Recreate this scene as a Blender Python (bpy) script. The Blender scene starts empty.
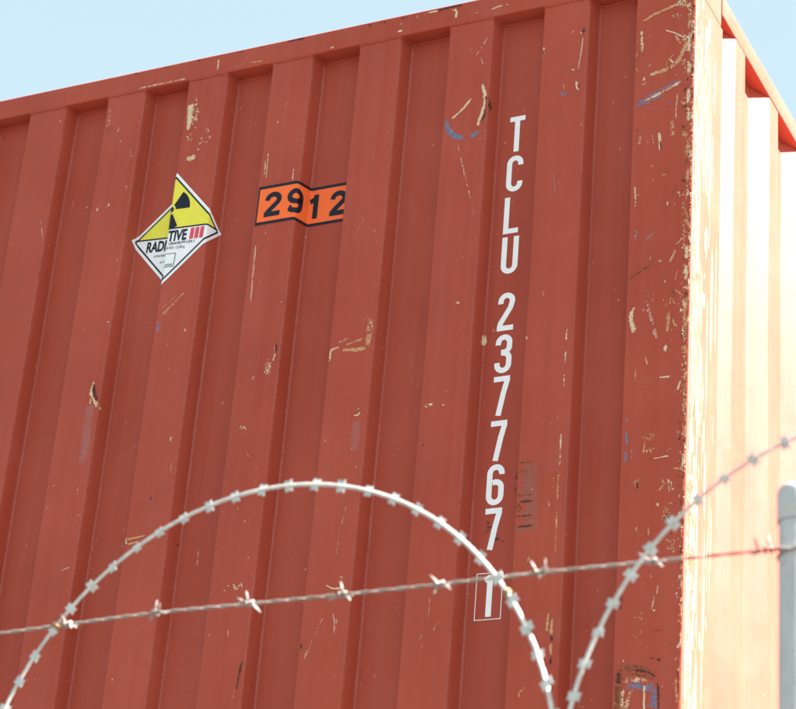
import bpy, bmesh, math, random
from mathutils import Vector, Matrix, noise
from math import sin, cos, pi, radians

scene = bpy.context.scene
coll = scene.collection
TOP = 4.588                     # container roof level above the ground

# ------------------------------------------------------------------ camera
cam_data = bpy.data.cameras.new('camera')
cam = bpy.data.objects.new('camera', cam_data); coll.objects.link(cam)
R_ = Vector((0.89750505, 0.43417857, 0.07728946)); U_ = Vector((0.12482953, -0.41820388, 0.89973502)); F_ = Vector((-0.42296842, 0.79786871, 0.4295384))
M = Matrix(((R_.x, U_.x, -F_.x), (R_.y, U_.y, -F_.y), (R_.z, U_.z, -F_.z))).to_4x4()
M.translation = Vector((1.40309, -3.97275, TOP - 3.08829))
cam.matrix_world = M
cam_data.sensor_width = 36; cam_data.lens = 2168.738 * 36 / 796
cam_data.clip_end = 5000; cam_data.clip_start = .05
cam_data.dof.use_dof = True; cam_data.dof.focus_distance = 5.0; cam_data.dof.aperture_fstop = 7.5
scene.camera = cam

# ------------------------------------------------------------------ sky and sun
SUN_EL, SUN_AZ = radians(44), radians(9)          # azimuth measured from +x towards +y
world = bpy.data.worlds.new('World'); scene.world = world; world.use_nodes = True
nt = world.node_tree; bg = nt.nodes['Background']
sky = nt.nodes.new('ShaderNodeTexSky'); sky.sky_type = 'NISHITA'; sky.sun_disc = False
sky.sun_elevation = SUN_EL; sky.sun_rotation = pi / 2 - SUN_AZ
sky.air_density = 1.0; sky.dust_density = 1.5; sky.ozone_density = 1.0; sky.altitude = 0
veil = nt.nodes.new('ShaderNodeMix'); veil.data_type = 'RGBA'; veil.inputs[0].default_value = .78      # thin even high haze over the whole sky
veil.inputs[7].default_value = (1.60, 2.12, 2.10, 1)
tco = nt.nodes.new('ShaderNodeTexCoord'); sep = nt.nodes.new('ShaderNodeSeparateXYZ'); nt.links.new(tco.outputs['Generated'], sep.inputs[0])
hz = nt.nodes.new('ShaderNodeMapRange'); hz.interpolation_type = 'SMOOTHSTEP'                    # haze brightened towards the unseen horizon, added to light the shaded end wall
hz.inputs[1].default_value = 0; hz.inputs[2].default_value = .40; hz.inputs[3].default_value = 1.9; hz.inputs[4].default_value = 1.0
nt.links.new(sep.outputs[2], hz.inputs[0])
hv = nt.nodes.new('ShaderNodeVectorMath'); hv.operation = 'SCALE'; hv.inputs[0].default_value = (1.45, 1.86, 1.86); nt.links.new(hz.outputs[0], hv.inputs['Scale'])
nt.links.new(hv.outputs[0], veil.inputs[7])
nt.links.new(sky.outputs[0], veil.inputs[6]); nt.links.new(veil.outputs[2], bg.inputs[0]); bg.inputs[1].default_value = 0.05
sun_d = bpy.data.lights.new('sun', 'SUN'); sun_d.energy = 4.7; sun_d.angle = radians(.53); sun_d.color = (1, .972, .975)
sun = bpy.data.objects.new('sun', sun_d); coll.objects.link(sun)
sd = Vector((cos(SUN_EL) * cos(SUN_AZ), cos(SUN_EL) * sin(SUN_AZ), sin(SUN_EL)))
sun.rotation_euler = (-sd).to_track_quat('-Z', 'Y').to_euler(); sun.location = (30, 5, 30)
vs = scene.view_settings; vs.view_transform = 'Standard'; vs.look = 'None'; vs.gamma = 1; vs.exposure = 3.22; vs.use_curve_mapping = False

# ------------------------------------------------------------------ materials
def new_mat(name):
    m = bpy.data.materials.new(name); m.use_nodes = True
    n = m.node_tree; b = n.nodes['Principled BSDF']
    return m, n, b
def nd(n, typ, **kw):
    x = n.nodes.new(typ)
    for k, v in kw.items():
        if k.startswith('i_'): x.inputs[int(k[2:])].default_value = v
        else: setattr(x, k, v)
    return x
def mixc(n, fac, a, b, blend='MIX'):
    x = n.nodes.new('ShaderNodeMix'); x.data_type = 'RGBA'; x.blend_type = blend
    for s, v in ((0, fac), (6, a), (7, b)):
        if hasattr(v, 'links') or hasattr(v, 'is_linked'): n.links.new(v, x.inputs[s])
        else: x.inputs[s].default_value = v
    return x.outputs[2]
def tex(n, scale, detail=3, rough=.55, vec=None, sc=(1, 1, 1), dist=0):
    tc = n.nodes.new('ShaderNodeTexCoord'); mp = n.nodes.new('ShaderNodeMapping'); mp.inputs[3].default_value = sc
    n.links.new(tc.outputs['Object'], mp.inputs[0])
    t = nd(n, 'ShaderNodeTexNoise'); t.inputs['Scale'].default_value = scale; t.inputs['Detail'].default_value = detail
    t.inputs['Roughness'].default_value = rough; t.inputs['Distortion'].default_value = dist
    n.links.new(mp.outputs[0], t.inputs['Vector']); return t.outputs[0]
def ramp(n, src, lo, hi, a=0., b=1.):
    m = nd(n, 'ShaderNodeMapRange'); m.inputs[1].default_value = lo; m.inputs[2].default_value = hi
    m.inputs[3].default_value = a; m.inputs[4].default_value = b; m.clamp = True
    n.links.new(src, m.inputs[0]); return m.outputs[0]
def math_(n, op, a, b=None):
    m = nd(n, 'ShaderNodeMath', operation=op)
    for i, v in enumerate((a, b)):
        if v is None: continue
        if hasattr(v, 'is_linked'): n.links.new(v, m.inputs[i])
        else: m.inputs[i].default_value = v
    return m.outputs[0]

RED = (.385, .065, .040, 1)
def paint_nodes(n, b):
    """oxide red container paint: mottled, faintly streaked by rain, sparse tiny chips"""
    big = ramp(n, tex(n, 2.6, 4, .6), .3, .7)
    c = mixc(n, big, (.352, .052, .027, 1), (.412, .070, .040, 1))
    st = ramp(n, tex(n, 1.0, 5, .65, sc=(45, 45, 1.1)), .35, .75)
    c = mixc(n, math_(n, 'MULTIPLY', st, .22), c, (.45, .115, .08, 1))
    st2 = ramp(n, tex(n, 1.0, 4, .6, sc=(95, 95, 2.4)), .56, .74)
    c = mixc(n, math_(n, 'MULTIPLY', st2, .20), c, (.24, .055, .038, 1))
    blot = ramp(n, tex(n, 14, 5, .7), .56, .74)
    c = mixc(n, math_(n, 'MULTIPLY', blot, .22), c, (.30, .066, .042, 1))
    chalk = ramp(n, tex(n, 5, 6, .75, dist=.6), .58, .8)
    c = mixc(n, math_(n, 'MULTIPLY', chalk, .22), c, (.47, .15, .11, 1))
    fl = ramp(n, tex(n, 150, 2, .5, sc=(1, 1, .55)), .735, .76)
    gate = ramp(n, tex(n, 6, 3, .6), .5, .58)
    c = mixc(n, math_(n, 'MULTIPLY', math_(n, 'MULTIPLY', fl, gate), .75), c, (.60, .38, .24, 1))
    g = tex(n, 420, 2, .5); w = tex(n, 11, 3, .5)
    h = math_(n, 'ADD', math_(n, 'MULTIPLY', g, .05), w)
    bp = nd(n, 'ShaderNodeBump'); bp.inputs['Strength'].default_value = .22; bp.inputs['Distance'].default_value = .003
    n.links.new(h, bp.inputs['Height']); n.links.new(bp.outputs[0], b.inputs['Normal'])
    n.links.new(ramp(n, tex(n, 9, 4, .6), .3, .7, .40, .56), b.inputs['Roughness'])
    b.inputs['Specular IOR Level'].default_value = .17
    return c
m_paint, n, b = new_mat('container_paint'); n.links.new(paint_nodes(n, b), b.inputs['Base Color'])

def scuff_mat(name, c1, c2, sc=(1, 1, 1), scale=210, soft=False):
    m, n, b = new_mat(name)
    base = paint_nodes(n, b)
    a = nd(n, 'ShaderNodeAttribute', attribute_name='wear')
    t = tex(n, scale, 5, .7, sc=sc); t2 = tex(n, 55, 3, .6)
    if soft:
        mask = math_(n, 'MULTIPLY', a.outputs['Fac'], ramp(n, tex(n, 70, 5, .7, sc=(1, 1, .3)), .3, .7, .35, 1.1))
    else:
        f = math_(n, 'ADD', a.outputs['Fac'], math_(n, 'MULTIPLY', math_(n, 'SUBTRACT', t, .5), 2.3))
        f = math_(n, 'ADD', f, math_(n, 'MULTIPLY', math_(n, 'SUBTRACT', t2, .5), 1.1))
        mask = math_(n, 'MULTIPLY', ramp(n, f, .36, .66), .93)
    col = mixc(n, ramp(n, tex(n, 130, 4, .65), .36, .64), c1, c2)
    n.links.new(mixc(n, mask, base, col), b.inputs['Base Color'])
    return m
SC = {
 'cream': scuff_mat('bare_primer', (.62, .42, .24, 1), (.72, .58, .40, 1)),
 'tan':   scuff_mat('orange_primer', (.46, .20, .09, 1), (.62, .36, .19, 1)),
 'rust':  scuff_mat('rust', (.10, .03, .012, 1), (.30, .10, .03, 1)),
 'dark':  scuff_mat('dark_rust', (.035, .014, .01, 1), (.09, .035, .02, 1)),
 'blue':  scuff_mat('blue_transfer', (.085, .12, .24, 1), (.17, .20, .28, 1)),
 'pale':  scuff_mat('pale_scrape', (.56, .27, .20, 1), (.62, .38, .30, 1)),
 'grey':  scuff_mat('grey_stain', (.27, .17, .17, 1), (.34, .24, .25, 1), soft=True),
 'rub':   scuff_mat('rubbed_primer', (.52, .30, .16, 1), (.66, .50, .33, 1), soft=True),
 'fold':  scuff_mat('pale_fold', (.50, .20, .17, 1), (.56, .30, .27, 1), soft=True),
 'grime': scuff_mat('brown_grime', (.17, .085, .06, 1), (.28, .13, .10, 1), soft=True),
}
def flat_mat(name, col, rough=.4, var=.06, worn=.0):
    m, n, b = new_mat(name)
    d = tuple(c * (1 - var * 2) for c in col) + (1,)
    c = mixc(n, ramp(n, tex(n, 30, 5, .7), .3, .75), tuple(col) + (1,), d)
    if worn:
        k = ramp(n, tex(n, 170, 5, .7), .63, .70); c = mixc(n, math_(n, 'MULTIPLY', k, worn), c, RED)
    n.links.new(c, b.inputs['Base Color']); b.inputs['Roughness'].default_value = rough; b.inputs['Specular IOR Level'].default_value = .2
    return m
m_white = flat_mat('white_vinyl', (.86, .85, .85), .35, .04, .5)
m_white_paint = flat_mat('white_lettering', (.90, .89, .88), .4, .03, .35)
m_yellow = flat_mat('yellow_print', (.82, .72, .07), .35, .05)
m_orange = flat_mat('orange_print', (.95, .155, .035), .4, .03)
m_navy = flat_mat('black_print', (.012, .014, .026), .35, .1)
m_pink = flat_mat('red_print', (.75, .07, .11), .35, .05)
m_grey_ink = flat_mat('grey_ink', (.18, .18, .22), .5, .1)

m_galv, n, b = new_mat('galvanised_wire')
n.links.new(mixc(n, ramp(n, tex(n, 60, 4, .6), .35, .65), (.62, .60, .545, 1), (.45, .44, .40, 1)), b.inputs['Base Color'])
b.inputs['Metallic'].default_value = .5; b.inputs['Roughness'].default_value = .38
m_rwire, n, b = new_mat('weathered_wire')
n.links.new(mixc(n, ramp(n, tex(n, 35, 4, .7), .38, .62), (.33, .30, .265, 1), (.22, .175, .14, 1)), b.inputs['Base Color'])
b.inputs['Metallic'].default_value = .25; b.inputs['Roughness'].default_value = .6
m_clip, n, b = new_mat('brass_clip')
n.links.new(mixc(n, ramp(n, tex(n, 80, 3, .6), .4, .6), (.34, .22, .09, 1), (.24, .13, .07, 1)), b.inputs['Base Color'])
b.inputs['Metallic'].default_value = .4; b.inputs['Roughness'].default_value = .4
m_post, n, b = new_mat('galvanised_post')
c = mixc(n, ramp(n, tex(n, 22, 5, .7, sc=(1, 1, .35)), .35, .7), (.50, .50, .48, 1), (.37, .37, .36, 1))
c = mixc(n, math_(n, 'MULTIPLY', ramp(n, tex(n, 130, 3, .6), .6, .7), .5), c, (.25, .24, .23, 1))
n.links.new(c, b.inputs['Base Color']); b.inputs['Metallic'].default_value = .35; b.inputs['Roughness'].default_value = .55
m_conc, n, b = new_mat('concrete')
c = mixc(n, ramp(n, tex(n, 1.3, 6, .7), .3, .7), (.15, .145, .135, 1), (.12, .115, .108, 1))
n.links.new(mixc(n, math_(n, 'MULTIPLY', ramp(n, tex(n, 40, 4, .7), .5, .7), .4), c, (.22, .21, .20, 1)), b.inputs['Base Color']); b.inputs['Roughness'].default_value = .9
m_ground, n, b = new_mat('gravel_ground')
c = mixc(n, ramp(n, tex(n, .35, 6, .7), .3, .7), (.080, .075, .066, 1), (.063, .059, .052, 1))
n.links.new(mixc(n, ramp(n, tex(n, 60, 3, .7), .45, .62), c, (.09, .085, .075, 1)), b.inputs['Base Color']); b.inputs['Roughness'].default_value = .95
bp = nd(n, 'ShaderNodeBump'); bp.inputs['Strength'].default_value = .6; bp.inputs['Distance'].default_value = .02
n.links.new(tex(n, 45, 4, .7), bp.inputs['Height']); n.links.new(bp.outputs[0], b.inputs['Normal'])

# ------------------------------------------------------------------ helpers
def obj(name, verts, faces, mat, parent=None, smooth=False, attr=None, origin=None):
    """one mesh object; vertices are given in world space and stored relative to the thing's base"""
    o0 = origin if origin is not None else (parent_origin(parent) if parent else Vector((0, 0, 0)))
    me = bpy.data.meshes.new(name)
    me.from_pydata([Vector(v) - o0 for v in verts], [], faces); me.materials.append(mat)
    if smooth: me.shade_smooth()
    if attr is not None:
        a = me.attributes.new('wear', 'FLOAT', 'POINT'); a.data.foreach_set('value', attr)
    o = bpy.data.objects.new(name, me); coll.objects.link(o)
    if parent: o.parent = parent
    else: o.location = o0
    return o
def parent_origin(p):
    v = Vector((0, 0, 0))
    while p: v = v + p.location; p = p.parent
    return v
def thing(name, label, cat, loc):
    o = bpy.data.objects.new(name, None); coll.objects.link(o); o.location = loc; o.empty_display_size = .2
    o['label'] = label; o['category'] = cat; return o
class G:
    def __init__(s): s.v = []; s.f = []
    def box(s, x0, x1, y0, y1, z0, z1):
        k = len(s.v); s.v += [(x, y, z) for z in (z0, z1) for y in (y0, y1) for x in (x0, x1)]
        s.f += [tuple(k + i for i in q) for q in ((0, 2, 3, 1), (4, 5, 7, 6), (0, 1, 5, 4), (2, 6, 7, 3), (0, 4, 6, 2), (1, 3, 7, 5))]
    def bbox(s, x0, x1, y0, y1, z0, z1, r=.004):
        """box with bevelled edges"""
        bm = bmesh.new(); bmesh.ops.create_cube(bm, size=1)
        for v in bm.verts: v.co = Vector(((x0 + x1) / 2 + v.co.x * (x1 - x0), (y0 + y1) / 2 + v.co.y * (y1 - y0), (z0 + z1) / 2 + v.co.z * (z1 - z0)))
        bmesh.ops.bevel(bm, geom=bm.edges[:], offset=r, segments=2, affect='EDGES', profile=.5)
        s.bm(bm)
    def bm(s, bm):
        k = len(s.v); bm.verts.index_update(); s.v += [tuple(v.co) for v in bm.verts]; s.f += [tuple(k + v.index for v in f.verts) for f in bm.faces]; bm.free()
    def tube(s, pts, r, seg=6, closed=False, flat=1.0, up=None, jitter=0):
        k = len(s.v); n = len(pts); pts = [Vector(p) for p in pts]
        for i, p in enumerate(pts):
            a = pts[(i - 1) % n] if (i or closed) else p; c = pts[(i + 1) % n] if (i < n - 1 or closed) else p
            t = (c - a).normalized(); u = Vector(up) if up is not None else (Vector((0, 0, 1)) if abs(t.z) < .9 else Vector((0, 1, 0)))
            s1 = t.cross(u).normalized(); s2 = s1.cross(t).normalized(); rr = r[i] if isinstance(r, list) else r
            if jitter: rr *= 1 + random.uniform(-jitter, jitter)
            for j in range(seg):
                q = 2 * pi * j / seg; s.v.append(tuple(p + s1 * cos(q) * rr + s2 * sin(q) * rr * flat))
        for i in range(n if closed else n - 1):
            for j in range(seg):
                i2 = (i + 1) % n; s.f.append((k + i * seg + j, k + i * seg + (j + 1) % seg, k + i2 * seg + (j + 1) % seg, k + i2 * seg + j))
        if not closed:
            s.f.append(tuple(k + j for j in range(seg))[::-1]); s.f.append(tuple(k + (n - 1) * seg + j for j in range(seg)))
    def make(s, name, mat, parent=None, smooth=False, **kw): return obj(name, s.v, s.f, mat, parent, smooth, **kw)

def fillet(pts, r, seg=4):
    out = [Vector(pts[0])]
    for i in range(1, len(pts) - 1):
        p = Vector(pts[i]); a = (Vector(pts[i - 1]) - p); c = (Vector(pts[i + 1]) - p)
        la, lc = a.length, c.length; a.normalize(); c.normalize()
        th = pi - a.angle(c); t = min(r * math.tan(th / 2), la * .48, lc * .48)
        p0, p2 = p + a * t, p + c * t
        for j in range(seg + 1):
            u = j / seg; out.append(p0 * (1 - u) ** 2 + p * 2 * u * (1 - u) + p2 * u * u)
    out.append(Vector(pts[-1])); return out

# ------------------------------------------------------------------ ground
GZ = G(); GZ.v = [(-3000, -3000, 0), (3000, -3000, 0), (3000, 3000, 0), (-3000, 3000, 0)]; GZ.f = [(0, 1, 2, 3)]
o = GZ.make('ground', m_ground); o['kind'] = 'structure'
g = G(); g.bbox(-9, .35, -.3, 9, -.2, TOP - 2.896, .03)
o = g.make('loading_platform', m_conc); o['kind'] = 'structure'

# ------------------------------------------------------------------ container
WID, LEN, HGT = 2.438, 6.058, 2.896
BASE = TOP - HGT
XG, PITCH, FW, SL, DEP = -.38561, .25, .114, .0128, .0455
PW, HH, RH = .1467, .0614, .0577
root = thing('shipping_container', 'big oxide red corrugated steel shipping container with white lettering and hazard stickers', 'container', (-WID / 2, LEN / 2, BASE))
root['label'] = 'scuffed rust-red corrugated shipping container with white lettering and two hazard stickers'

def dent(x, z):
    return .0011 * sin(x * 7.1 + 1.3 * sin(z * 3.1)) * sin(z * 4.3 + x * 2.2 + .6) + .0006 * sin(x * 13 + z * 9.0)
# end wall plan (x, y)
cr = [(-WID + PW, DEP)]
for k in range(7, -1, -1):
    L = XG - k * PITCH
    cr += [(L - SL, DEP), (L, 0), (L + FW, 0), (L + FW + SL, DEP)]
cr += [(-PW, DEP)]
prof = fillet(cr, .0075, 4)
fine = [prof[0]]
for a, c in zip(prof, prof[1:]):
    m_ = max(1, int(math.ceil((c - a).length / .03)))
    for j in range(1, m_ + 1): fine.append(a + (c - a) * (j / m_))
prof = fine
arc = [0.0]
for a, c in zip(prof, prof[1:]): arc.append(arc[-1] + (c - a).length)
def prof_y(x):
    if x <= prof[0].x: return prof[0].y
    for a, c in zip(prof, prof[1:]):
        if x <= c.x: return a.y + (c.y - a.y) * (x - a.x) / max(1e-9, c.x - a.x)
    return prof[-1].y
def s_of_x(x):
    for i, (a, c) in enumerate(zip(prof, prof[1:])):
        if x <= c.x: return arc[i] + (arc[i + 1] - arc[i]) * (x - a.x) / (c.x - a.x)
def at_s(s, z, off):
    """point on the end wall at arc length s, lifted off along its normal"""
    lo, hi = 0, len(arc) - 2
    while lo < hi:
        mid = (lo + hi + 1) // 2
        if arc[mid] <= s: lo = mid
        else: hi = mid - 1
    a, c = prof[lo], prof[lo + 1]; u = (s - arc[lo]) / (arc[lo + 1] - arc[lo]); p = a + (c - a) * u
    def nrm(i):
        i0, i1 = max(0, i - 1), min(len(prof) - 1, i + 1); d = (prof[i1] - prof[i0]).normalized(); return Vector((d.y, -d.x))
    nn = (nrm(lo) * (1 - u) + nrm(lo + 1) * u).normalized()
    return (p.x + nn.x * off, p.y + nn.y * off + dent(p.x, z), TOP + z)

ZT, ZB = -HH - .001, -HGT + .14
rows = 60
v = []; f = []
for i in range(rows + 1):
    z = ZT + (ZB - ZT) * i / rows
    for p in prof: v.append((p.x, p.y + dent(p.x, z), TOP + z))
nc = len(prof)
for i in range(rows):
    for j in range(nc - 1): f.append((i * nc + j, (i + 1) * nc + j, (i + 1) * nc + j + 1, i * nc + j + 1))
front = obj('front_panel', v, f, m_paint, root, True)

# side wall plan: (y, x) at the right side, mirrored for the left side
cs = [(.187, -.036), (.221, -.036)]
y = .289
while y + .278 < LEN - .16:
    cs += [(y, 0), (y + .072, 0), (y + .140, -.036), (y + .210, -.036)]; y += .278
cs += [(y, 0), (LEN - .13, 0)]
sp = fillet(cs, .012, 4)
def side(sgn):
    v = []; f = []
    N = 24
    for i in range(N + 1):
        z = -RH - .001 + (ZB + RH) * i / N
        for p in sp:
            x = p.y + dent(p.x * .7, z) * .8
            v.append(((x if sgn > 0 else -WID - x), p.x, TOP + z))
    m = len(sp)
    for i in range(N):
        for j in range(m - 1):
            q = (i * m + j, (i + 1) * m + j, (i + 1) * m + j + 1, i * m + j + 1); f.append(q if sgn > 0 else q[::-1])
    return obj('side_panel', v, f, m_paint, root, True)
side(1); side(-1)

# corner posts: pressed section with a slim raised lip beside the corrugation
def post_section(mx, front_end):
    pts = [(-PW, .06), (-PW, -.0012), (-.1297, -.0012), (-.1275, .0)] if front_end else [(-PW, .06), (-PW, 0)]
    k = fillet([(-.12, 0), (0, 0), (0, .187)], .007, 5)[1:-1]
    pts = pts + [tuple(q) for q in k] + [(0, .187), (-.05, .187), (-.05, .06)]
    return pts
def post(mx, my):
    pts = post_section(mx, my == 0); v = []; N = 26
    for i in range(N + 1):
        z = -.0965 + (-HGT + .2155) * i / N
        for x, y in pts:
            d = .0009 * sin(z * 5)
            X = x if mx == 0 else -WID - x; Y = y + d if my == 0 else LEN - y
            v.append((X, Y, TOP + z))
    m = len(pts); f = []
    for i in range(N):
        for j in range(m):
            q = (i * m + j, (i + 1) * m + j, (i + 1) * m + (j + 1) % m, i * m + (j + 1) % m)
            f.append(q if (mx == 0) == (my == 0) else q[::-1])
    o = obj('corner_post', v, f, m_paint, root, False)
    return o
for mx in (0, 1):
    for my in (0, 1): post(mx, my)
# corner castings with their oval holes
def casting(mx, my, top):
    x0, x1 = (-.162, .0006) if mx == 0 else (-WID - .0006, -WID + .162)
    y0, y1 = (-.003, .178) if my == 0 else (LEN - .178, LEN + .003)
    z0, z1 = (-.096, .003) if top else (-HGT, -HGT + .118)
    g = G(); g.bbox(x0, x1, y0, y1, TOP + z0, TOP + z1, .005)
    o = g.make('corner_casting', m_paint, root)
    h = G(); xc = (x0 + x1) / 2; zc = TOP + (z0 + z1) / 2; yf = y0 - .0008 if my == 0 else y1 + .0008
    ring = [(xc + .036 * cos(t * pi / 8) + (.02 if cos(t * pi / 8) > 0 else -.02), yf, zc + .03 * sin(t * pi / 8)) for t in range(16)]
    h.v = ring + [(xc + (x - xc) * .9, yf + .0, zc + (z - zc) * .9) for x, _, z in ring]
    h.f = [tuple(range(16, 32)) if my == 0 else tuple(range(31, 15, -1))]
    h.make('casting_hole', m_navy, o)
for mx in (0, 1):
    for my in (0, 1):
        for top in (0, 1): casting(mx, my, top)
# rails
def rail(name, x0, x1, y0, y1, z0, z1, r=.003):
    g = G(); bm = bmesh.new(); bmesh.ops.create_cube(bm, size=1)
    for v_ in bm.verts: v_.co = Vector(((x0 + x1) / 2 + v_.co.x * (x1 - x0), (y0 + y1) / 2 + v_.co.y * (y1 - y0), TOP + (z0 + z1) / 2 + v_.co.z * (z1 - z0)))
    long_ax = 0 if (x1 - x0) > (y1 - y0) else 1
    ed = [e for e in bm.edges if abs((e.verts[0].co - e.verts[1].co)[long_ax]) > .5]
    bmesh.ops.bevel(bm, geom=ed, offset=r, segments=3, affect='EDGES', profile=.5)
    ed = [e for e in bm.edges if abs((e.verts[0].co - e.verts[1].co)[long_ax]) > .5]
    bmesh.ops.subdivide_edges(bm, edges=ed, cuts=60)
    for v_ in bm.verts:
        t = v_.co[long_ax]; a = .0011 * noise.noise(Vector((t * 3.1, v_.co.z * 6, 2))) + .0007 * noise.noise(Vector((t * 14, v_.co.z * 9, 7)))
        v_.co.z += a * (1.0 if v_.co.z > TOP + (z0 + z1) / 2 else .2); v_.co[1 - long_ax] += a * .6
    g.bm(bm); o = g.make(name, m_paint, root, True)
    o.data.set_sharp_from_angle(angle=radians(40)); return o
rail('top_rail', -WID + .162, -.1625, -.002, .06, -HH, .0)
rail('top_rail', -WID + .162, -.1625, LEN - .06, LEN + .002, -HH, .0)
rail('top_rail', -.06, .0015, .1785, LEN - .1785, -RH, .0)
rail('top_rail', -WID - .0015, -WID + .06, .1785, LEN - .1785, -RH, .0)
rail('bottom_rail', -WID + .162, -.1625, -.002, .06, -HGT + .012, ZB)
rail('bottom_rail', -.06, .0015, .1785, LEN - .1785, -HGT + .012, ZB)
rail('bottom_rail', -WID - .0015, -WID + .06, .1785, LEN - .1785, -HGT + .012, ZB)
for o in coll.objects:
    if o.name.startswith('corner_post'): o.data.shade_smooth(); o.data.set_sharp_from_angle(angle=radians(38))
# roof, floor and doors at the far end
g = G(); g.box(-WID + .06, -.06, .06, LEN - .06, TOP - .02, TOP - .006); g.make('roof', m_paint, root)
g = G(); g.box(-WID + .06, -.06, .06, LEN - .06, BASE + .10, BASE + .13); g.make('floor', m_conc, root)
for xa, xb in ((-WID + .15, -WID / 2 - .01), (-WID / 2 + .01, -.15)):
    g = G(); g.bbox(xa, xb, LEN - .07, LEN - .02, BASE + .14, TOP - .065, .005); dr = g.make('door', m_paint, root)
    for q in (.28, .72):
        g = G(); xx = xa + (xb - xa) * q; g.tube([(xx, LEN - .002, BASE + .15), (xx, LEN - .002, TOP - .07)], .016, 10); g.make('locking_bar', m_galv, dr, True)
# weld beads along the head of the corrugation and down the post
random.seed(3)
def bead(name, pts, r, par):
    g = G(); rr = [r * random.uniform(.75, 1.3) for _ in pts]; g.tube(pts, rr, 6); return g.make(name, m_paint, par, True)
pts = []
for i in range(0, int(arc[-1] / .007)):
    x, y_, z = at_s(i * .007 + .003, -HH - .0015 + random.uniform(-.0006, .0006), .0006); pts.append((x, y_, z))
bead('weld_bead', pts, .0030, front)
bead('weld_bead', [(-PW - .001, DEP - .001, TOP - .07 - i * .012) for i in range(214)], .0028, front)

# ------------------------------------------------------------------ paint wear and pale fold lines on the end wall
def surf(x, z, pl):
    if pl > 20: return prof_y(x) + dent(x, z)
    if x > -PW: return (.0009 * sin(z * 5) if x > -.1275 else -.0012 + .0009 * sin(z * 5)) + corner_y(x)
    if z > -HH: return -.002
    return prof_y(x) + dent(x, z)
def corner_y(x):
    t = x + .007
    return 0 if t <= 0 else .007 - math.sqrt(max(0, .007 ** 2 - min(t, .0068) ** 2))
STROKE_OFF = {'fold': .00025, 'grime': .00013, 'grey': .00016, 'tan': .00019, 'pale': .00019, 'blue': .00022, 'cream': .00025, 'rust': .00029, 'dark': .00033}
def stroke(col, pl, strength, o):
    P = [(o[i] / 1000, o[i + 1] / 1000, o[i + 2] / 10000) for i in range(0, len(o), 3)]
    v = []; f = []; w = []
    S_ = []
    for (x0, z0, w0), (x1, z1, w1) in zip(P, P[1:]):
        m = max(2, int(math.hypot(x1 - x0, z1 - z0) / .004))
        S_ += [(x0 + (x1 - x0) * j / m, z0 + (z1 - z0) * j / m, w0 + (w1 - w0) * j / m) for j in range(m)]
    S_.append(P[-1])
    if len(P) > 2:                                   # soften the joints of the stroke
        for _ in range(3): S_ = [S_[0]] + [tuple((S_[i - 1][k] + 2 * S_[i][k] + S_[i + 1][k]) / 4 for k in range(3)) for i in range(1, len(S_) - 1)] + [S_[-1]]
    n_ = len(S_); off = STROKE_OFF[col] + random.uniform(0, .00003)
    for i, (x, z, ww) in enumerate(S_):
        a = S_[max(0, i - 1)]; c = S_[min(n_ - 1, i + 1)]; dx, dz = c[0] - a[0], c[1] - a[1]; l = math.hypot(dx, dz) or 1
        nx, nz = -dz / l, dx / l; endf = min(1, (i + .2) / 2, (n_ - .8 - i) / 2)
        for k, fd in ((-1, 0), (-.55, .75), (0, 1), (.55, .75), (1, 0)):
            k2 = k * (ww * .95) * (1 + (random.uniform(-.35, .35) if abs(k) == 1 else 0))
            X, Z = x + nx * k2, z + nz * k2
            X = min(X, -.0006); Z = min(Z, -.0035)
            v.append((X, surf(X, Z, pl) - off, TOP + Z)); w.append(fd * max(0, endf) * (strength / 100) * 1.05)
    for i in range(n_ - 1):
        for j in range(4): f.append((i * 5 + j, i * 5 + j + 1, i * 5 + j + 6, i * 5 + j + 5))
    if v[f[0][0]][0] is not None:
        # face outwards (towards -y)
        a, b_, c = (Vector(v[f[0][0]]), Vector(v[f[0][1]]), Vector(v[f[0][2]]))
        if (b_ - a).cross(c - a).y > 0: f = [q[::-1] for q in f]
    nm = {'fold': 'fold_line', 'cream': 'paint_chip', 'tan': 'scratch', 'rust': 'rust_patch', 'dark': 'rust_patch', 'blue': 'blue_scuff', 'pale': 'scratch', 'grey': 'grey_stain', 'grime': 'grime_stain'}[col]
    par = PAR(P[0][0], P[0][1])
    obj(nm, v, f, SC[col], par, True, attr=w)
posts = [o for o in coll.objects if o.name.startswith('corner_post')]
front_post = posts[0]; head_rail = [o for o in coll.objects if o.name == 'top_rail'][0]
def PAR(x, z): return front_post if x > -PW else (head_rail if z > -HH else front)
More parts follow.
